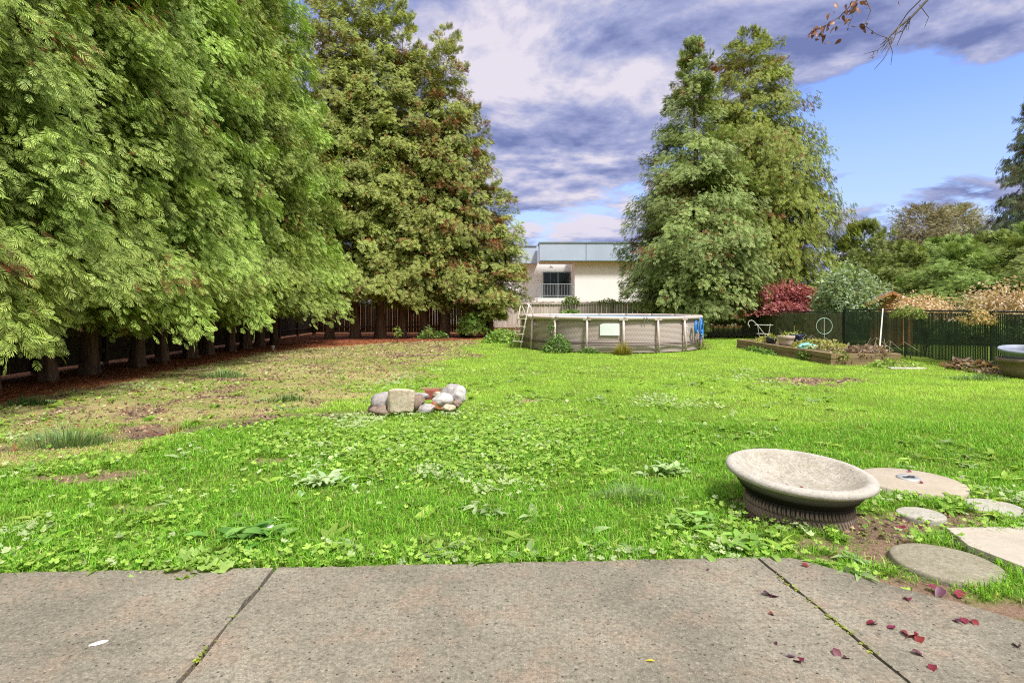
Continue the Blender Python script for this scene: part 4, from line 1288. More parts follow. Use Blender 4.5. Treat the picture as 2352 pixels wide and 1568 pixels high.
BG0, BG1 = (.13, .25, .075), (.32, .43, .19)
gx_, gy_ = G(150, 1010); grass_clump('tall_grass', 'large blue green tussock of long grass by the soil trench on the left', (gx_, gy_), 1100, .30, (.62, .45), BG0, BG1, 1)
gx_, gy_ = G(515, 862); grass_clump('tall_grass', 'blue green tussock on the dry ground in front of the left trunks', (gx_, gy_), 420, .22, (.55, .5), BG0, BG1, 2, w=.012)
gx_, gy_ = G(665, 915); grass_clump('tall_grass', 'small dark tussock between the dry ground and the fire ring', (gx_, gy_), 260, .16, (.40, .6), (.07, .18, .04), (.18, .32, .08), 3, w=.01)
gx_, gy_ = G(70, 925); grass_clump('tall_grass', 'dark green tuft at the edge of the needle litter on the far left', (gx_, gy_), 260, .20, (.40, .5), (.05, .14, .04), (.14, .26, .07), 4, w=.011)
gx_, gy_ = G(405, 985); grass_clump('tall_grass', 'thin straw coloured tuft beside the bare earth on the left', (gx_, gy_), 90, .22, (.12, .7), (.44, .36, .12), (.58, .48, .20), 5)
gx_, gy_ = G(1440, 1140); grass_clump('tall_grass', 'pale blue green tuft flattened in the lawn left of the concrete bowl', (gx_, gy_), 420, .16, (.34, .5), (.16, .28, .09), (.34, .44, .20), 6)
gx_, gy_ = G(1435, 815); grass_clump('tall_grass', 'brown and yellow grass tuft at the pool foot under the white panel', (gx_, gy_ + .35), 420, .55, (.30, .5), (.26, .22, .05), (.50, .46, .10), 7, w=.012)
gx_, gy_ = G(985, 958); grass_clump('tall_grass', 'fringe of green grass growing along the front of the fire ring stones', (gx_, gy_), 700, .12, (.75, .22), (.16, .34, .04), (.42, .60, .12), 9, w=.007)
gx_, gy_ = G(2240, 868); grass_clump('tall_grass', 'blue green grass tuft in the lawn in front of the heap of dry roots', (gx_, gy_), 500, .18, (.75, .4), (.14, .26, .10), (.30, .42, .20), 8, w=.011)
gx_, gy_ = G(913, 790)
for k, (pp, lab, hh) in enumerate([((913, 786), 'single tall weed stem in front of the fourth back row trunk', .75), ((985, 778), 'leafy weed stem between the fifth and sixth back row trunks', .65)]):
    x, y = G(*pp)
    bush('tall_weed', lab, (x, y, -.02), (.13, .13, hh * .6), 90, OVN, (.08, .16), (.16, .28, .05), (.36, .46, .10), 620 + k, hh * .45, 'plant', None, hh, .2, .0, .1)

# a few large rosettes that stand out of the lawn
for k, (pp, lab, n, L0, c0, c1) in enumerate([
        ((740, 1105), 'large pale silvery weed rosette in the lawn left of centre', 46, .20, (.30, .42, .20), (.50, .60, .34)),
        ((560, 1235), 'big dark leaved dock plant near the patio, left of the white droppings', 34, .24, (.10, .24, .04), (.22, .38, .09)),
        ((455, 1290), 'spreading mallow leaves lapping over the patio edge on the left', 30, .20, (.24, .42, .08), (.36, .54, .14)),
        ((1590, 1195), 'dandelion rosette in the lawn left of the tyre', 22, .19, (.18, .36, .06), (.34, .48, .14)),
        ((1120, 1170), 'glossy pale leaved weed in the middle of the foreground lawn', 16, .17, (.26, .42, .16), (.44, .56, .30)),
        ((1700, 1255), 'tall leaved dock at the patio edge left of the bare soil', 26, .20, (.16, .34, .05), (.32, .48, .10)),
        ((1540, 1080), 'pale weed patch in the lawn behind the tyre', 40, .17, (.26, .40, .14), (.44, .54, .26))]):
    r = np.random.default_rng(700 + k); x, y = G(*pp)
    az = r.random(n) * 6.283; el = r.uniform(.1, 1.2, n)
    L0 *= .72; n = int(n * 1.7); az = r.random(n) * 6.283; el = r.uniform(.1, 1.2, n); sp2 = L0 * 1.5
    pos = np.stack([r.normal(size=n) * sp2 * .45, r.normal(size=n) * sp2 * .35, np.zeros(n) + .01 + r.random(n) * .05], 1)
    tm = lobed_leaf(6, k) if 'mallow' in lab else oval_leaf(6, .40, .3, .5)
    V, T, tt, own = spread(tm, pos, np.stack([np.cos(az), np.sin(az), el * (.4 if 'mallow' in lab else 1)], 1), np.tile([[0, 0, 1.]], (n, 1)), r.uniform(.55, 1.05, n) * L0, r.normal(size=n) * .3)
    C = tint(n, c0, c1, r, .13)[own] * (.9 + .2 * tt[:, None])
    o = link('weed_rosette', tri_mesh('weed_rosette', V, T, M['leaf'], np.clip(C, .01, .9)))
    o.location = (x, y, gz1(x, y)); tag(o, lab, 'weed')

# ================================================================= fire ring of rocks
def rock(lab, px_, py_, Y, size, mat, seed, blocky=0, rough=.2, rz=0, zc=None, name='boulder', tilt=0):
    x = (px_ - CX) / F * Y; z = H - (py_ - HY) * Y / F
    o = link(name, rock_mesh(name, size, seed, M[mat], 4, rough, blocky))
    o.location = (x, Y, z); o.rotation_euler = (tilt, 0, rz)
    return tag(o, lab, {'brick': 'brick'}.get(name, 'rock'), 'stones of the old fire ring')


rock('large squared tan block, the biggest stone of the fire ring', 922, 919, 8.60, (.24, .13, .20), 'rock_tan', 1, .93, .06, .05)
rock('rounded blue grey boulder left of the tan block', 880, 922, 8.78, (.17, .16, .15), 'rock_grey', 2, .1, .12)
rock('brown angular stone low at the left end of the fire ring', 873, 943, 8.62, (.13, .12, .10), 'rock_brown', 3, .35, .25)
rock('small dark stone at the far left of the fire ring trench', 858, 942, 8.85, (.09, .08, .07), 'rock_brown', 13, .2, .25)
rock('dark brown stone directly right of the tan block', 961, 926, 8.72, (.11, .12, .13), 'rock_brown', 4, .3, .25)
rock('flat grey stone lying on the dark brown stone', 964, 909, 8.85, (.12, .10, .045), 'rock_grey', 5, .3, .2)
rock('pale grey half buried stone in front of the dark brown stone', 980, 939, 8.55, (.125, .11, .085), 'rock_grey', 6, .1, .1)
rock('smooth white rounded stone in front of the large speckled boulder', 1017, 919, 8.70, (.155, .13, .105), 'rock_white', 7, .05, .1, .3)
rock('large speckled grey boulder on the right of the fire ring', 1037, 904, 8.95, (.165, .17, .165), 'rock_grey', 8, .1, .22)
rock('pale boulder leaning on the right side of the speckled boulder', 1052, 909, 8.92, (.125, .14, .14), 'rock_white', 9, .05, .16)
rock('small cream stone between the red brick and the white stone', 1006, 907, 8.95, (.07, .07, .055), 'rock_tan', 10, .2, .15)
rock('cream cobble low at the right foot of the fire ring', 1030, 937, 8.60, (.10, .08, .055), 'rock_tan', 11, .1, .15)
rock('small rust brown stone under the speckled boulder', 1048, 928, 8.75, (.08, .07, .055), 'rock_brown', 12, .2, .2)
for lab, p, Y, s, mat, rot in [('dark red brick standing at the back of the fire ring', (993, 906), 9.02, (.22, .10, .15), 'brick', (0, 0, .03)),
                               ('broken orange brick wedged below the white stone', (1003, 931), 8.62, (.16, .09, .075), 'brick_o', (.2, .35, .5))]:
    x = (p[0] - CX) / F * Y; z = H - (p[1] - HY) * Y / F
    o = MB().box((0, 0, 0), s).build('brick', M[mat], None, bevel=.008, loc=(x, Y, z), rot=rot); tag(o, lab, 'brick', 'stones of the old fire ring')
o = MB().box((0, 0, 0), (.50, .10, .035)).build('wood_offcut', M['timber_x'], None, bevel=.006, loc=((1006 - CX) / F * 9.1, 9.1, H - (893 - HY) * 9.1 / F), rot=(0, .02, .03))
tag(o, 'short grey plank lying on top of the red brick', 'plank')

# ================================================================= tyre, bowl and stepping stones
def tyre():
    seg = 780; R0 = .405; W = .205
    prof = []
    for k in range(25): prof.append((R0 - .012 * abs((k - 12) / 12) ** 3 * 1.6, -W / 2 + W * k / 24, 1))
    side = [(.385, W / 2 + .006, 0), (.36, W / 2 + .014, 0), (.33, W / 2 + .012, 0), (.28, W / 2 + .002, 0), (.235, W / 2 - .025, 0), (.215, W / 2 - .045, 0)]
    allp = [(r_, -z_, f_) for r_, z_, f_ in side[::-1]] + prof + side
    vs, fs = [], []
    for (r_, z_, f_) in allp:
        for k in range(seg):
            th = k / seg; rr = r_
            if f_:
                v = z_ / (W / 2)
                u = th * 78 + .75 * v + .35 * math.sin(v * 3.0)
                fu = u % 1
                g_ = 1 if fu < .24 else 0
                zz = .10 * math.sin(th * 78 * 2 * PI)
                if abs(abs(v + .5 * zz) - .36) < .06: g_ = 1
                if abs(v) > .36 and .58 < (fu + .3 * (int(th * 78) % 2)) % 1 < .68: g_ = .6
                rr -= .013 * g_
            a = 2 * PI * th
            vs.append((rr * math.cos(a), rr * math.sin(a), z_ + W / 2))
    n = len(allp)
    for i in range(n - 1):
        for k in range(seg): fs.append((i * seg + k, i * seg + (k + 1) % seg, (i + 1) * seg + (k + 1) % seg, (i + 1) * seg + k))
    return np.array(vs), np.array(fs)


V_, F_ = tyre()
m, nt, out = nt_mat('worn_tyre_rubber'); co = objco(nt)
n1 = noise(nt, co, 7, 5, .65); ln = N(nt, 'ShaderNodeVectorMath', operation='LENGTH')
mp = N(nt, 'ShaderNodeMapping'); L(nt, co, mp.inputs[0]); mp.inputs['Scale'].default_value = (1, 1, 0); L(nt, mp.outputs[0], ln.inputs[0])
c_ = mix(nt, ramp(nt, n1, .3, .7), (.155, .115, .090), (.27, .205, .165))
c_ = mix(nt, ramp(nt, ln.outputs['Value'], .398, .389), c_, (.030, .024, .020))
principled(nt, out, c_, .85, bump(nt, noise(nt, co, 60, 3), .2, .005))
o = link('tyre', tri_mesh('tyre', V_, F_, m, None, False)); o.location = (BOWL[0] - .02, BOWL[1] - .03, -.122); o.rotation_euler = (math.radians(1.5), math.radians(2.5), .4)
tag(o, 'brown dusty car tyre lying flat under the concrete bowl', 'tyre')

prof = [(.0, .0), (.375, .0), (.392, .010), (.425, .045), (.455, .088), (.474, .122), (.480, .136), (.492, .141), (.516, .146), (.531, .159), (.535, .174), (.527, .192), (.506, .204), (.478, .206), (.455, .200), (.428, .180), (.37, .142), (.27, .104), (.14, .084), (.0, .079)]
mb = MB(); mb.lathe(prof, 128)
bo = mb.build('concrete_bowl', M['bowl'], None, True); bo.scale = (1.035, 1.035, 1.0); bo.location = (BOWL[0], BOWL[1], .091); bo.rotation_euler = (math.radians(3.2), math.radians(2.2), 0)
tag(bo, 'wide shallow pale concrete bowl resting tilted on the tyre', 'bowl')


def slab(name, lab, c, r_, mat, thick=.05, rz=0, squash=1.0, seed=0, top=None, group=None):
    rr = np.random.default_rng(seed); mb = MB(); n = 72
    ph = rr.random(3) * 6.28
    def rad(a): return r_ * (1 + .012 * math.sin(3 * a + ph[0]) + .008 * math.sin(7 * a + ph[1]))
    prof_ = [(.0, 1.0), (.86, 1.0), (.95, .97), (.985, .88), (1.0, .6), (1.0, 0)]
    o0 = len(mb.v)
    for (q, zz) in prof_:
        for k in range(n):
            a = 2 * PI * k / n; mb.v.append((rad(a) * q * math.cos(a), rad(a) * q * math.sin(a) * squash, thick * zz))
    for i in range(len(prof_) - 1):
        for k in range(n): mb.f.append((i * n + k, i * n + (k + 1) % n, (i + 1) * n + (k + 1) % n, (i + 1) * n + k))
    o = mb.build(name, M[mat], None, True); o.location = (c[0], c[1], gz1(*c) - .015 if top is None else top - thick); o.rotation_euler = (rr.normal() * .01, rr.normal() * .01, rz)
    return tag(o, lab, 'stone', group)


slab('stepping_stone', 'largest round grey stepping stone beside the patio corner', STONES[0][0], STONES[0][1], 'stone_round', .07, .3, 1, 1, -.012, 'round stepping stones')
slab('stepping_stone', 'small pale round stepping stone right of the tyre', STONES[1][0], STONES[1][1], 'stone_pale', .05, 1, 1, 2, -.018, 'round stepping stones')
slab('stepping_stone', 'mossy round stepping stone half overgrown near the right edge', STONES[2][0], STONES[2][1], 'stone_pale', .05, 2, 1, 3, -.018, 'round stepping stones')
mb = MB(); mb.prism(FLAG, -.06, .012)
o = mb.build('flagstone', M['flag'], None, bevel=.006); tag(o, 'large cream flagstone cut by the right edge of the photo', 'stone')
t = thing('drain_cover', 'round tan concrete lid with a small metal cap behind the bowl', 'cover', (LID[0][0], LID[0][1], 0))
mb = MB(); mb.lathe([(0, .012), (.40, .010), (.425, .004), (.43, -.06)], 72); mb.build('lid', M['lid'], t, True)
mb = MB(); mb.lathe([(0, .016), (.045, .017), (.05, .022), (.085, .024), (.095, .018), (.098, .004)], 40, (.02, .06, 0)); cp = mb.build('cap', M['galv'], t, True)
mb = MB(); mb.tube([(-.035, .05, .026), (0, .045, .027), (.03, .06, .027), (.07, .05, .027)], .008, 5); mb.build('cap_slot', M['black_post'], cp)

# ================================================================= raised bed and what stands in it
x0, x1, y0, y1 = BED
t = thing('raised_bed', 'long low raised garden bed of old timber sleepers by the right fence', 'raised bed', (0, 0, 0))
for (za, zb, off) in ((-.03, .13, 0), (.135, .285, .012)):
    L_ = y1 - y0
    cuts = [y0, y0 + 2.3, y0 + 4.6, y1] if za < 0 else [y0, y0 + 1.6, y0 + 3.9, y1]
    for a_, b_ in zip(cuts[:-1], cuts[1:]):
        MB().box((x0 + off, (a_ + b_) / 2, (za + zb) / 2 + random.uniform(-.006, .006)), (.14, b_ - a_ - .012, zb - za)).build('side_timber', M['timber'], t, bevel=.008)
    MB().box(((x0 + x1) / 2 + .07 + off / 2, y0 + .07 + off, (za + zb) / 2), (x1 - x0 - .01 - off, .14, zb - za)).build('end_timber', M['timber_x'], t, bevel=.008)
    MB().box(((x0 + x1) / 2 + .07 + off / 2, y1 - .07 - off, (za + zb) / 2), (x1 - x0 - .01 - off, .14, zb - za)).build('end_timber', M['timber_x'], t, bevel=.008)
    MB().box((x1 + .04 - off, (y0 + y1) / 2, (za + zb) / 2), (.14, y1 - y0 - .32, zb - za)).build('side_timber', M['timber'], t, bevel=.008)
n = 30
xs_ = np.linspace(x0 + .08, x1 - .04, n); ys_ = np.linspace(y0 + .15, y1 - .15, 60)
X2, Y2 = np.meshgrid(xs_, ys_); Z2 = .21 + .10 * fbm(X2 * 1.5, Y2 * 1.5)
ii = (np.arange(59)[:, None] * n + np.arange(n - 1)[None]).ravel()
link('soil', tri_mesh('soil', np.stack([X2.ravel(), Y2.ravel(), Z2.ravel()], 1), np.stack([ii, ii + 1, ii + 1 + n, ii + n], 1), M['soil'], None, True), t)


def pot(name, lab, loc, r_, h, mat, group=None, soil=True, tilt=(0, 0, 0), weeds=0, seed=0):
    t = thing(name, lab, 'pot', loc, 0, group); t.rotation_euler = tilt
    MB().lathe([(0, 0), (r_ * .72, 0), (r_ * .80, h * .35), (r_ * .90, h * .74), (r_ * .92, h * .76), (r_ * .99, h * .78), (r_, h * .82), (r_, h * .96), (r_ * .98, h), (r_ * .90, h), (r_ * .88, h * .9), (r_ * .84, h * .5), (0, h * .45)], 48).build('body', M[mat], t, True)
    MB().lathe([(r_ * .915, h * .66), (r_ * .935, h * .68), (r_ * .92, h * .71)], 48).build('rib', M[mat], t, True)
    if soil: MB().lathe([(0, h * .86), (r_ * .885, h * .84)], 32).build('soil', M['soil'], t, True)
    if weeds:
        me = shrub_mesh('plant', M['leaf'], seed, (r_ * .8, r_ * .8, h * .5), weeds, OVN, (.06, .14), (.20, .28, .05), (.46, .50, .14), .4, -.4, 0, .2)
        o = link('plant', me, t); o.location = (0, 0, h * .85)
    return t


bz = .25
pot('plant_pot', 'large beige plastic flower pot on the raised bed', (9.02, 19.2, bz - .02), .27, .36, 'pot_beige', 'pots on the raised bed', True, (0, 0, 0), 60, 3)
pot('plant_pot', 'small dark grey pot tilted on the bed edge left of the beige pot', (8.92, 20.1, bz + .03), .20, .20, 'pot_dark', 'pots on the raised bed', True, (.08, .06, 0), 70, 4)
pot('plant_pot', 'navy pot hidden behind the large beige pot', (9.62, 19.7, bz), .22, .36, 'pot_blue', 'pots on the raised bed', True, (0, 0, 0), 30, 5)
o = link('plastic_bag', rock_mesh('plastic_bag', (.20, .16, .11), 21, M['cloth'], 4, .4, .2)); o.location = (8.98, 17.75, .36); tag(o, 'crumpled teal plastic bag on the edge of the raised bed', 'bag')
# wire tomato cage
t = thing('tomato_cage', 'pale wire plant cage on the raised bed behind the dark grey pot', 'plant support', (9.15, 21.2, bz), .4)
mb = MB()
for (z, r_) in ((.30, .24), (.62, .31)): mb.tube([(r_ * math.cos(q), r_ * math.sin(q), z) for q in np.linspace(0, 2 * PI, 25)[:-1]], .007, 5, True)
mb.build('ring', M['brass'], t)
for q in (0, 1.57, 3.14, 4.71): MB().tube([(.16 * math.cos(q), .16 * math.sin(q), -.05), (.31 * math.cos(q), .31 * math.sin(q), .66)], .007, 5).build('wire_leg', M['brass'], t)
# hooked cane
x, y = 8.95, 20.3
mb = MB(); mb.tube([(9.05, y, .22), (8.62, y, .80), (8.40, y, 1.04), (8.34, y, 1.06), (8.26, y, 1.05), (8.21, y, .95), (8.22, y, .86)], .012, 7); mb.tube([(8.21, y, .95), (8.27, y, .86), (8.24, y, .80)], .008, 6)
o = mb.build('garden_hook', M['brass'], None, True); tag(o, 'thin white hooked pole leaning out of the raised bed over the dark grey pot', 'hook')
# hoop on a stake
t = thing('plant_hoop', 'pale green wire hoop on a stake in front of the fence', 'plant support', (10.18, 19.0, bz), .0)
MB().tube([(.26 * math.cos(q), .02, .66 + .26 * math.sin(q)) for q in np.linspace(0, 2 * PI, 41)[:-1]], .010, 6, True).build('hoop', M['hoop'], t, True)
MB().tube([(.05, .02, -.1), (0, .02, .40), (0, .02, .92)], .008, 6).build('stake', M['hoop'], t)
# leaning plank
mb = MB(); mb.beam((9.70, 15.45, -.02), (12.08, 19.0, 1.44), .03, .085); o = mb.build('leaning_plank', M['white_wood'], None, bevel=.004)
tag(o, 'long pale narrow board leaning across the bed against the fence', 'plank')
# bed plants
bush('bed_plant', 'yellow green strawberry leaves in the middle of the raised bed', (9.5, 17.9, bz), (.75, 1.1, .26), 900, OV, (.06, .12), (.24, .30, .06), (.52, .50, .18), 630, .05, 'plant')
bush('bed_plant', 'yellow weeds around the dark grey pot in the bed', (8.95, 20.6, bz), (.32, .6, .22), 300, OVN, (.07, .14), (.34, .36, .07), (.56, .54, .16), 631, .02, 'plant')
bush('dry_plant', 'brown withered plants heaped over the near end of the raised bed', (9.70, 16.15, bz - .03), (.78, .50, .26), 1000, OV, (.05, .11), (.17, .11, .08), (.44, .34, .25), 632, .04, 'plant', None, .2)
bush('bed_plant', 'trailing green leaves over the near corner timber of the bed', (8.9, 15.9, .1), (.28, .35, .22), 260, OV, (.05, .11), (.12, .22, .04), (.38, .38, .12), 633, .05, 'plant')
bush('bed_plant', 'dark leaves hanging over the long front timber of the bed', (8.58, 17.1, .02), (.12, .45, .22), 200, OV, (.05, .10), (.08, .19, .03), (.22, .34, .08), 634, .04, 'plant')
bush('bed_plant', 'low green weeds along the foot of the far front timber', (8.45, 19.9, -.03), (.14, 1.5, .16), 420, OV, (.05, .11), (.08, .20, .03), (.22, .36, .07), 635, .03, 'plant')
bush('bed_plant', 'weeds at the near foot of the bed beside the leaning board', (9.9, 15.2, -.03), (.7, .3, .18), 420, OVN, (.08, .16), (.18, .32, .05), (.40, .48, .12), 636, .03, 'plant')
r = np.random.default_rng(8)
mb = MB()
for k in range(16):
    x, y = r.uniform(9.5, 10.3), r.uniform(18.5, 21.0); a = r.random() * 6.28; l = r.uniform(.3, .7)
    mb.tube([(x, y, .22), (x + .1 * l * math.cos(a), y, .22 + l * .6), (x + .5 * l * math.cos(a), y + .3 * l * math.sin(a), .22 + l * .9)], [.005, .004, .002], 4)
o = mb.build('dry_stalks', M['pale_twig'], None); tag(o, 'bare dry stems standing in the bed behind the navy pot', 'plant')
mb = MB()
for k in range(9):
    x = r.uniform(10.5, 11.6); a = r.uniform(-.6, .6); l = r.uniform(.3, .6)
    mb.tube([(x - l, 16.9 + a, .25), (x - l * .5, 16.9, .25 + l * .7), (x, 16.9 - a, .30)], .0035, 4)
o = mb.build('dry_stalks', M['pale_twig'], None); tag(o, 'arching dry vine stems in front of the fence past the near end of the bed', 'plant')

# heap of dry roots by the fence
o = None
r = np.random.default_rng(12); n = 260
d_ = r.normal(size=(n, 3)); d_ /= np.linalg.norm(d_, axis=1, keepdims=True); d_[:, 2] = np.abs(d_[:, 2])
pos = d_ * np.array([.42, .85, .17]) * r.uniform(.7, 1.05, (n, 1))
V, T, tt, own = spread(oval_leaf(3, .7, .5, .6), pos, d_ + r.normal(size=(n, 3)) * .4, np.tile([[0, 0, 1.]], (n, 1)), r.uniform(.10, .2, n), r.normal(size=n) * .4)
C = tint(n, (.16, .10, .07), (.46, .34, .25), r, .2)[own]
o = link('root_heap', tri_mesh('root_heap', V, T, M['leaf'], np.clip(C, .01, .8))); o.location = (11.55, 14.6, -.02); tag(o, 'low heap of curled dry brown roots at the foot of the fence', 'heap')
# tubs at the right edge
t = thing('garden_tub', 'wide taupe plastic tub at the right edge by the fence', 'tub', (11.55, 13.15, -.03))
MB().lathe([(0, 0), (.36, 0), (.43, .18), (.47, .34), (.50, .345), (.515, .36), (.515, .42), (.50, .435), (.465, .43), (.44, .30), (.38, .06), (0, .05)], 64).build('body', M['tub_brown'], t, True)
t = thing('garden_tub', 'blue grey tub stacked inside the taupe tub at the right edge', 'tub', (11.55, 13.15, .15)); t.rotation_euler = (.10, -.06, 0)
MB().lathe([(0, .02), (.30, .02), (.38, .25), (.44, .41), (.475, .42), (.485, .46), (.47, .48), (.44, .475), (.40, .40), (.30, .08), (0, .06)], 64).build('body', M['tub_grey'], t, True)
# scrap of wood and wire by the bed
o = MB().box((0, 0, 0), (1.0, .10, .04)).build('wood_offcut', M['white_wood'], None, bevel=.005, loc=(10.0, 14.75, -.0), rot=(0, .02, .12)); tag(o, 'weathered plank scrap lying in the grass in front of the bed', 'plank')
# white cup beneath the hedge and scraps
x, y = G(627, 802)
t = thing('paper_cup', 'small white cup on the needle litter at the far end of the left hedge', 'cup', (x, y, gz1(x, y)), 0)
MB().lathe([(0, 0), (.045, 0), (.06, .15), (.064, .155), (.06, .16), (.056, .15), (.04, .01), (0, .01)], 24).build('body', M['white_paper'], t, True)

# ================================================================= overhanging plum branch
def plum():
    r = np.random.default_rng(4)
    t = thing('plum_tree', 'purple leaved plum tree whose bare and leafy twigs hang in from the top right', 'tree', (8.3, 3.0, -.03))
    bx, by, bz_ = 8.3, 3.0, -.03
    def loc(p): return (p[0] - bx, p[1] - by, p[2] - bz_)
    tr = MB()
    tr.tube([loc(p) for p in [(8.3, 3.0, -.2), (8.25, 3.05, .3), (8.15, 3.15, 1.6), (7.9, 3.4, 3.0), (7.2, 3.9, 4.4), (6.0, 4.7, 5.4), (4.9, 5.3, 5.5)]], [.17, .14, .12, .10, .075, .05, .02], 10)
    tr.tube([loc(p) for p in [(8.0, 3.3, 2.7), (8.7, 3.7, 4.2), (9.2, 4.2, 5.6)]], [.09, .06, .02], 8)
    tr.tube([loc(p) for p in [(7.9, 3.4, 3.0), (7.6, 2.4, 4.5), (7.3, 1.6, 5.8)]], [.08, .05, .02], 8)
    tr.build('trunk', M['bark'], t, True)
    Y = 5.6
    def P3(x, y, dy=0): return loc(A(x, y, Y + dy))
    tw = MB()
    tw.tube([loc((6.0, 4.7, 5.4)), P3(2220, -90), P3(2132, -2), P3(2095, 38), P3(2065, 62), P3(2040, 88), P3(2022, 104)], [.04, .024, .013, .011, .010, .007, .003], 6)
    tw.tube([P3(2065, 62), P3(2048, 100, -.1), P3(2030, 135, -.15), P3(2008, 160, -.2)], [.006, .005, .004, .002], 5)
    tw.tube([P3(2040, 88), P3(2050, 120), P3(2046, 150)], [.005, .003, .002], 5)
    tw.tube([P3(2100, 30), P3(2075, 70, .1), P3(2060, 105, .2)], [.006, .004, .002], 5)
    tw.tube([P3(2112, 12), P3(2133, 40, .1), P3(2124, 62, .1)], [.004, .003, .002], 5)
    tw.tube([P3(2120, -5), P3(2085, 30, .15), P3(2058, 70, .2)], [.006, .005, .003], 5)
    tw.tube([P3(2040, 88), P3(2015, 80), P3(1990, 62), P3(1978, 58)], [.004, .003, .003, .002], 5)
    for k in range(34):
        x = r.uniform(2000, 2095); y = 104 - (x - 2022) * .9 + r.uniform(-6, 16); l = r.uniform(10, 30); a = r.uniform(1.6, 2.9)
        tw.tube([P3(x, y, r.normal() * .1), P3(x + l * math.cos(a), y + l * math.sin(a) * .8, r.normal() * .1)], [.0032, .0015], 4)
    # leafy spray
    main = [(2010, -70), (1985, -10), (1955, 12), (1930, 38), (1905, 55), (1880, 65), (1862, 73)]
    tw.tube([loc((5.0, 5.25, 5.5))] + [P3(*p) for p in main], [.02, .011, .008, .006, .005, .004, .003, .002], 6)
    tw.tube([P3(1985, -10), P3(2000, 25), P3(1990, 50), P3(1978, 66)], [.005, .004, .003, .002], 5)
    tw.tube([P3(1955, 12), P3(1958, 40), P3(1948, 60)], [.004, .003, .002], 5)
    tw.build('twig', M['twig'], t, True)
    pts = []
    for k in range(36):
        i = r.integers(0, len(main) - 1); f = r.random()
        pts.append((main[i][0] + (main[i + 1][0] - main[i][0]) * f + r.normal() * 6, main[i][1] + (main[i + 1][1] - main[i][1]) * f + 5 + r.normal() * 6))
    pts += [(1868, 70), (1872, 76), (1862, 74), (1905, 95), (1897, 80), (1920, 60), (1952, 55), (1950, 62), (1955, 45), (1975, 55), (1985, 68), (1990, 58), (2005, 70), (1996, 15), (1920, 5), (1915, 28), (1905, 30), (1895, 84), (1933, 90), (2065, 3), (1945, 10), (1960, 3), (1968, 4)]
    n = len(pts); pos = np.array([P3(x, y, r.normal() * .15) for x, y in pts])
    xd = r.normal(size=(n, 3)) * .5 + np.array([[-.3, -.2, -.9]])
    V, T, tt, own = spread(oval_leaf(4, .55, .3, .4), pos, xd, r.normal(size=(n, 3)), r.uniform(.035, .085, n))
    C = tint(n, (.10, .025, .022), (.24, .09, .07), r, .2)[own]
    link('leaf_cluster', tri_mesh('leaf_cluster', V, T, M['redleaf'], np.clip(C, .01, .6)), t)


plum()

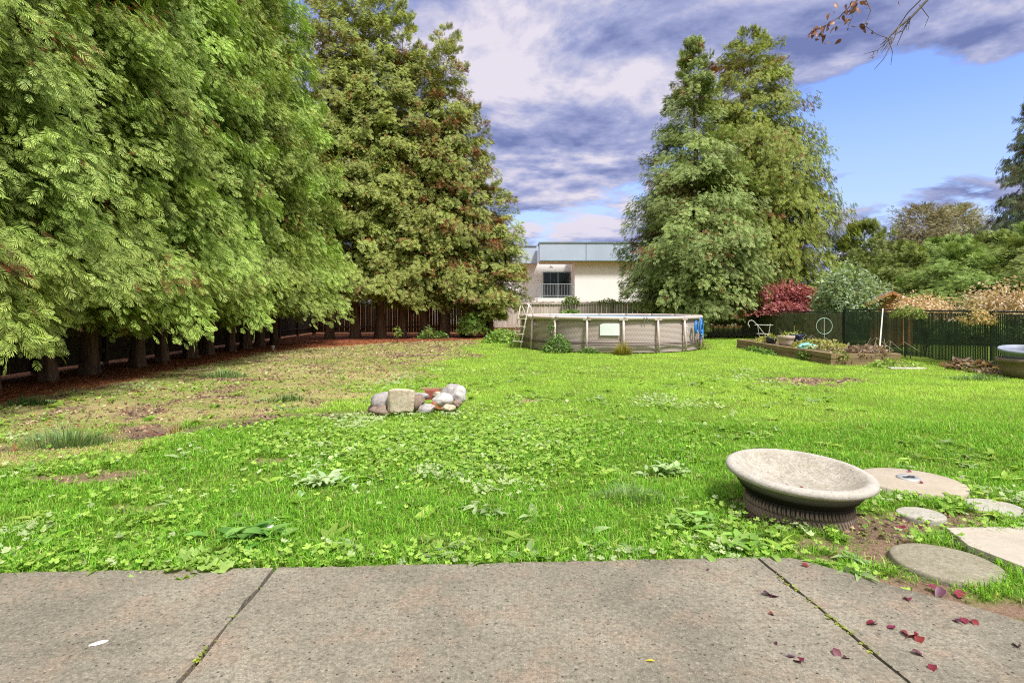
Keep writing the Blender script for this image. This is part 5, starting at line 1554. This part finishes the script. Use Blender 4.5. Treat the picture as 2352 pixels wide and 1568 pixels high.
# ================================================================= fallen leaves
def fallen():
    r = np.random.default_rng(9)
    mes = []
    for k in range(4):
        V, T, tt = oval_leaf(6, [.62, .55, .7, .45][k], [.35, .6, .2, .8][k], [.25, .45, .1, .5][k])
        V = V.copy(); V[:, 2] += .06 + .07 * np.sin(V[:, 0] * 5 + k) + .05 * np.sin(V[:, 1] * 9 + 2 * k)
        st = np.array([(0, -.02, .1), (0, .02, .1), (-.35, .05, .02), (-.35, .07, .03)]); T2 = np.array([(0, 1, 2), (1, 3, 2)]) + len(V)
        V = np.concatenate([V, st]); T = np.concatenate([T, T2])
        base = [(.19, .018, .035), (.13, .035, .065), (.23, .024, .04), (.075, .022, .04)][k]
        C = np.array(base)[None] * np.concatenate([.85 + .3 * tt, [.5] * 4])[:, None]
        mes.append(tri_mesh('fallen_leaf', V - np.array([.4, 0, 0]), T, M['redleaf'], C))
    L_ = [((2130, 1300 - 0), 0, 0)]
    S = [  # px, py, mesh, size m, label
        (1625, 1309, 3, .035, 'small dark leaf on the patio left of the right hand joint'),
        (1850, 1300, 0, .05, 'red leaf on the patio close to the bare soil corner'),
        (1765, 1366, 1, .075, 'purple leaf pair, left half, alone on the patio left of the joint'),
        (1778, 1370, 1, .055, 'purple leaf pair, right half, alone on the patio left of the joint'),
        (1772, 1411, 0, .035, 'small red leaf just below the purple pair on the patio'),
        (1782, 1478, 3, .03, 'tiny dark leaf on the patio left of the joint, above the red one'),
        (1836, 1518, 2, .065, 'bright red leaf on the patio with a small dark leaf at its left'),
        (1817, 1508, 3, .04, 'small dark leaf touching the bright red leaf'),
        (1922, 1502, 1, .06, 'purple leaf on the patio left of the joint near the frame bottom'),
        (1944, 1511, 3, .045, 'dull leaf just right of the purple leaf near the joint'),
        (2003, 1433, 0, .06, 'red leaf on the right patio slab beside the joint'),
        (2047, 1442, 2, .045, 'small red leaf on the right slab between two larger ones'),
        (2090, 1458, 2, .095, 'largest crimson leaf, lying in the middle of the right slab'),
        (2112, 1470, 0, .06, 'crimson leaf overlapping the largest one on the right slab'),
        (2110, 1502, 1, .06, 'grey purple leaf below the largest crimson leaf'),
        (2085, 1376, 0, .055, 'red leaf on the right slab below the round stone'),
        (2197, 1426, 1, .055, 'purple leaf of the trio on the right slab near the grass'),
        (2215, 1426, 2, .05, 'red middle leaf of the trio on the right slab'),
        (2237, 1430, 0, .05, 'folded red leaf ending the trio on the right slab'),
        (2336, 1482, 3, .06, 'dark folded leaf at the right edge of the patio'),
        (2142, 1535, 0, .05, 'thin red leaf on the right slab near the frame bottom'),
        (1920, 1268, 2, .07, 'red leaf on the bare soil in front of the tyre'),
        (1995, 1272, 2, .06, 'pink red leaf on the soil left of the large round stone'),
        (2145, 1340, 2, .075, 'crimson leaf at the front edge of the large round stone'),
        (2160, 1350, 1, .08, 'purple leaf in front of the large round stone'),
        (2205, 1352, 2, .07, 'pink leaf right of the purple one in front of the large stone'),
        (2118, 1180 + 16, 0, .05, 'dark red leaf on the soil right of the tyre, above the small stone'),
        (2072, 1200, 2, .06, 'red leaf beside the small pale stone'),
        (2088, 1086, 0, .05, 'red leaf at the back rim of the round concrete lid'),
        (2115, 1112, 0, .045, 'brown red leaf on the right part of the concrete lid'),
        (1290, 1165, 0, .06, 'dark red leaf in the lawn left of the concrete bowl'),
        (1090, 1252, 3, .06, 'brown leaf in the weeds near the middle of the patio edge'),
        (1620, 1258, 0, .055, 'rust leaf in the weeds at the patio edge left of the soil'),
        (335, 1290, 3, .09, 'brown curled leaf in the weeds at the left patio edge')]
    for (px_, py_, k, s, lab) in S:
        x, y = G(px_, py_)
        onp = y < np.interp(x, EX, EY)
        z = .004 if onp else gz1(x, y) + .02
        if np.hypot(x - STONES[0][0][0], y - STONES[0][0][1]) < .3: z = -.004
        if np.hypot(x - LID[0][0], y - LID[0][1]) < .43: z = .016
        o = link('fallen_leaf', mes[k]); o.location = (x, y, z); o.scale = (s * 1.1,) * 3; o.rotation_euler = (r.normal() * .15, r.normal() * .15, r.random() * 6.28)
        tag(o, lab, 'leaf', 'fallen purple red leaves')
    # leaves lying in the bowl
    R_ = bo.rotation_euler.to_matrix()
    for (u, v, k, s, lab) in [(-.13, -.10, 3, .055, 'dark leaf lying in the concrete bowl, nearest its centre'), (.09, -.27, 2, .06, 'red leaf lying on the near inner wall of the concrete bowl'), (-.09, -.19, 3, .045, 'black shrivelled leaf in the bowl'), (-.03, -.12, 0, .05, 'tan brown leaf in the bowl right of the dark one')]:
        q = math.hypot(u, v); zz = float(np.interp(q, [0, .14, .27, .37, .425], [.079, .084, .104, .142, .180])) + .006
        p = R_ @ Vector((u, v, zz)) + bo.location
        o = link('fallen_leaf', mes[k]); o.location = p; o.scale = (s,) * 3; o.rotation_euler = (.1, .05, r.random() * 6.28)
        tag(o, lab, 'leaf', 'fallen purple red leaves')
    # pale smear and yellow leaf
    x, y = G(222, 1478)
    o = link('dropping', rock_mesh('dropping', (.036, .015, .003), 31, M['pale_print'], 3, .3)); o.location = (x, y, .003); o.rotation_euler = (0, 0, .7); tag(o, 'small white dropping on the left patio slab', 'dropping')
    x, y = G(618, 1215)
    o = link('paper_scrap', rock_mesh('paper_scrap', (.035, .035, .012), 32, M['white_paper'], 3, .3)); o.location = (x, y, gz1(x, y) + .05); o.rotation_euler = (0, 0, .7); tag(o, 'small white scrap in the weeds near the left patio joint', 'scrap')
    x, y = G(1505, 1548 - 27)
    o = link('yellow_leaf', tri_mesh('yellow_leaf', *[(q if i else q) for i, q in enumerate(oval_leaf(4, .3, .3, .2)[:2])], M['leaf'], np.tile([[.6, .5, .06]], (15, 1)))); o.location = (x, y, .008); o.scale = (.05,) * 3; o.rotation_euler = (0, 0, 2.8); tag(o, 'thin yellow leaf on the middle patio slab', 'leaf')


fallen()

# weeds in the right joint, moss in the left
def joint_plants():
    r = np.random.default_rng(14)
    for (a_, b_, n, lab, nm) in [(G(1740, 1282), G(2085, 1562), 75, 'line of tiny weeds growing in the right patio joint', 'joint_weeds'), (G(632, 1306), G(415, 1562), 26, 'sparse moss growing in the left patio joint', 'joint_moss')]:
        t_ = (r.choice(r.random(9) ** 1.4, n) + r.normal(size=n) * .035).clip(0, 1); x = a_[0] + (b_[0] - a_[0]) * t_ + r.normal(size=n) * .006; y = a_[1] + (b_[1] - a_[1]) * t_
        az = r.random(n) * 6.28
        V, T, tt, own = spread(oval_leaf(3, .7, .2, .3), np.stack([x, y, np.zeros(n) - .004 + r.random(n) * .01], 1), np.stack([np.cos(az), np.sin(az), r.uniform(0, .9, n)], 1), np.tile([[0, 0, 1.]], (n, 1)), r.uniform(.008, .028, n))
        C = tint(n, (.16, .22, .03), (.42, .46, .08), r, .2)[own]
        tag(link(nm, tri_mesh(nm, V, T, M['leaf'], np.clip(C, .01, .8))), lab, 'weeds', kind='stuff')


joint_plants()
# ================================================================= sky, sun, camera
EXPO = 1.3
SUN_EL, SUN_AZ = math.radians(57), math.atan2(.62, -.78)
w = bpy.data.worlds.new('World'); SC.world = w; w.use_nodes = True
nt = w.node_tree; nt.nodes.clear()
out = nt.nodes.new('ShaderNodeOutputWorld'); bg = nt.nodes.new('ShaderNodeBackground')
sky = nt.nodes.new('ShaderNodeTexSky'); sky.sky_type = 'NISHITA'; sky.sun_disc = False
sky.sun_elevation = SUN_EL; sky.sun_rotation = SUN_AZ; sky.air_density = 1.0; sky.dust_density = .6; sky.ozone_density = 2.5
tc = nt.nodes.new('ShaderNodeTexCoord'); dirv = tc.outputs['Generated']
sp_ = N(nt, 'ShaderNodeSeparateXYZ'); L(nt, dirv, sp_.inputs[0]); X_, Y_, Z_ = sp_.outputs
den = mth(nt, 'ADD', mth(nt, 'MAXIMUM', Z_, 0.0), .16)
cv = N(nt, 'ShaderNodeCombineXYZ'); L(nt, mth(nt, 'DIVIDE', X_, den), cv.inputs[0]); L(nt, mth(nt, 'DIVIDE', Y_, den), cv.inputs[1])
cv.inputs[2].default_value = 3.7
P_ = cv.outputs[0]


def dirpx(px, py):
    v = Vector(((px - CX) / F, 1, (HY - py) / F)).normalized(); return v


def blob(px, py, rad, soft, xs=1.0):
    """a soft patch of sky around a compass direction"""
    v = dirpx(px, py)
    d_ = N(nt, 'ShaderNodeVectorMath', operation='SUBTRACT'); L(nt, dirv, d_.inputs[0]); d_.inputs[1].default_value = v
    m_ = N(nt, 'ShaderNodeVectorMath', operation='MULTIPLY'); L(nt, d_.outputs[0], m_.inputs[0]); m_.inputs[1].default_value = (xs, xs, 1)
    l_ = N(nt, 'ShaderNodeVectorMath', operation='LENGTH'); L(nt, m_.outputs[0], l_.inputs[0])
    r_ = N(nt, 'ShaderNodeMapRange', interpolation_type='SMOOTHSTEP'); L(nt, l_.outputs['Value'], r_.inputs[0])
    r_.inputs[1].default_value = rad + soft; r_.inputs[2].default_value = max(rad - soft, 0); return r_.outputs[0]


def skynoise(scale, detail, rough, off=(0, 0, 0), dist=0.2, sx=1.0):
    mp = N(nt, 'ShaderNodeMapping'); L(nt, P_, mp.inputs[0]); mp.inputs['Location'].default_value = off; mp.inputs['Scale'].default_value = (sx, 1, 1)
    return noise(nt, mp.outputs[0], scale, detail, rough, dist)


n_cov = skynoise(1.7, 9, .58, (1.3, 4.2, 0), .3)
n_shd = skynoise(2.3, 9, .60, (7.1, 2.4, 0), .4)
# billows: a cloud brightens where it thins out above
mpu = N(nt, 'ShaderNodeVectorMath', operation='MULTIPLY'); L(nt, P_, mpu.inputs[0]); mpu.inputs[1].default_value = (.955, .955, 1)
P_up = mpu.outputs[0]
mq = N(nt, 'ShaderNodeMapping'); L(nt, P_up, mq.inputs[0]); mq.inputs['Location'].default_value = (1.3, 4.2, 0)
n_up = noise(nt, mq.outputs[0], 1.7, 9, .58, .3)
cov = mth(nt, 'ADD', n_cov, .03)
for (px, py, rad, soft, xs, amt) in [(2080, 240, .13, .09, .62, -.30), (2250, 330, .10, .08, .6, -.16), (1500, 120, .05, .045, .5, -.22), (1960, 200, .06, .05, .6, -.1),
                                     (1400, 20, .10, .06, .25, .25), (2050, 40, .09, .05, .3, .30), (2270, 150, .045, .035, 1, .22), (1280, 190, .13, .08, .8, .28), (1300, 330, .07, .06, .5, .10), (1280, 450, .04, .03, .3, .06), (1150, 330, .07, .05, .6, .2), (1400, 300, .06, .05, .5, .16), (2150, 480, .08, .07, .35, .14), (2280, 400, .03, .03, .4, .2), (1280, 400, .02, .02, .4, .1)]:
    cov = mth(nt, 'ADD', cov, mth(nt, 'MULTIPLY', blob(px, py, rad, soft, xs), amt))
n_det = skynoise(5.5, 7, .62, (2.2, 9.4, 0), .4)
cov = mth(nt, 'ADD', cov, mth(nt, 'MULTIPLY', mth(nt, 'SUBTRACT', n_det, .5), .36))
mask = ramp(nt, cov, .475, .565)
brt = mth(nt, 'ADD', mth(nt, 'MULTIPLY', mth(nt, 'SUBTRACT', n_shd, .5), 1.2), mth(nt, 'ADD', mth(nt, 'MULTIPLY', mth(nt, 'SUBTRACT', n_cov, n_up), 3.6), .42))
for (px, py, rad, soft, xs, amt) in [(1180, 140, .09, .07, .8, .50), (1450, 225, .045, .04, .6, .45), (1230, 350, .05, .04, .45, .35), (1330, 520, .035, .035, .5, .55), (1330, 80, .035, .03, .5, -.40), (1300, 270, .03, .03, .35, -.35), (1700, 40, .07, .05, .3, .05), (1480, 30, .08, .06, .4, .22), (2050, 110, .06, .05, .35, -.18), (2300, 180, .035, .03, .7, .28), (2300, 30, .06, .05, .6, .18), (1250, 15, .06, .05, .4, .12), (2280, 390, .05, .04, .4, -.35), (1950, 390, .04, .04, .5, -.3)]:
    brt = mth(nt, 'ADD', brt, mth(nt, 'MULTIPLY', blob(px, py, rad, soft, xs), amt))
brt = mth(nt, 'ADD', brt, mth(nt, 'MULTIPLY', mth(nt, 'SUBTRACT', n_det, .5), 1.0))
K = 4.0     # cloud radiance before the background strength
dk = (.185 * K, .23 * K, .48 * K); md = (.39 * K, .43 * K, .69 * K); lt = (.82 * K, .77 * K, .88 * K)
cl = mix(nt, ramp(nt, brt, .05, .50), dk, md)
cl = mix(nt, ramp(nt, brt, .50, 1.0), cl, lt)
low = ramp(nt, Z_, .16, .0)
cl = mix(nt, mth(nt, 'MULTIPLY', low, .45), cl, (.56 * K, .58 * K, .86 * K))
blue = mix(nt, 1.0, sky.outputs[0], (.80, .82, 1.10), 'MULTIPLY')
blue = mix(nt, mth(nt, 'MULTIPLY', ramp(nt, Z_, .30, .02), .85), blue, (.56 * K, .68 * K, .93 * K))
fin = mix(nt, mask, blue, cl)
# overhead and behind the viewer the sky is a bright even white overcast
ahead = mth(nt, 'MULTIPLY', ramp(nt, Y_, .15, .5), ramp(nt, Z_, .78, .55))
ovc = mix(nt, n_shd, (1.0 * K, 1.0 * K, 1.0 * K), (1.55 * K, 1.50 * K, 1.44 * K))
ovc = mix(nt, ramp(nt, Z_, .18, .55), (.34 * K, .36 * K, .42 * K), ovc)
fin = mix(nt, ahead, ovc, fin)
L(nt, fin, bg.inputs[0]); bg.inputs[1].default_value = .10
L(nt, bg.outputs[0], out.inputs[0])

sd = bpy.data.lights.new('Sun', 'SUN'); sd.energy = 2.3; sd.angle = math.radians(10); sd.color = (1, .98, .94)
so = bpy.data.objects.new('Sun', sd); COL.objects.link(so)
tosun = Vector((math.sin(SUN_AZ) * math.cos(SUN_EL), math.cos(SUN_AZ) * math.cos(SUN_EL), math.sin(SUN_EL)))
so.rotation_euler = tosun.to_track_quat('Z', 'Y').to_euler()
so.location = (20, -20, 30)

cd = bpy.data.cameras.new('Camera'); cd.sensor_width = 36; cd.lens = 36 * F / 2352
cd.shift_y = -(784 - HY) / 2352; cd.clip_end = 3000; cd.clip_start = .05
co_ = bpy.data.objects.new('Camera', cd); COL.objects.link(co_); co_.location = (0, 0, H); co_.rotation_euler = (PI / 2, 0, 0)
SC.camera = co_

vs_ = SC.view_settings; vs_.view_transform = 'Standard'; vs_.look = 'None'; vs_.exposure = EXPO; vs_.gamma = 1; vs_.use_curve_mapping = False
SC.cycles.use_denoising = False; SC.cycles.filter_width = 1.1; SC.cycles.max_bounces = 6; SC.cycles.transmission_bounces = 3; SC.cycles.diffuse_bounces = 3; SC.cycles.glossy_bounces = 2
SC.cycles.caustics_reflective = False; SC.cycles.caustics_refractive = False
SC.cycles.sample_clamp_indirect = 6
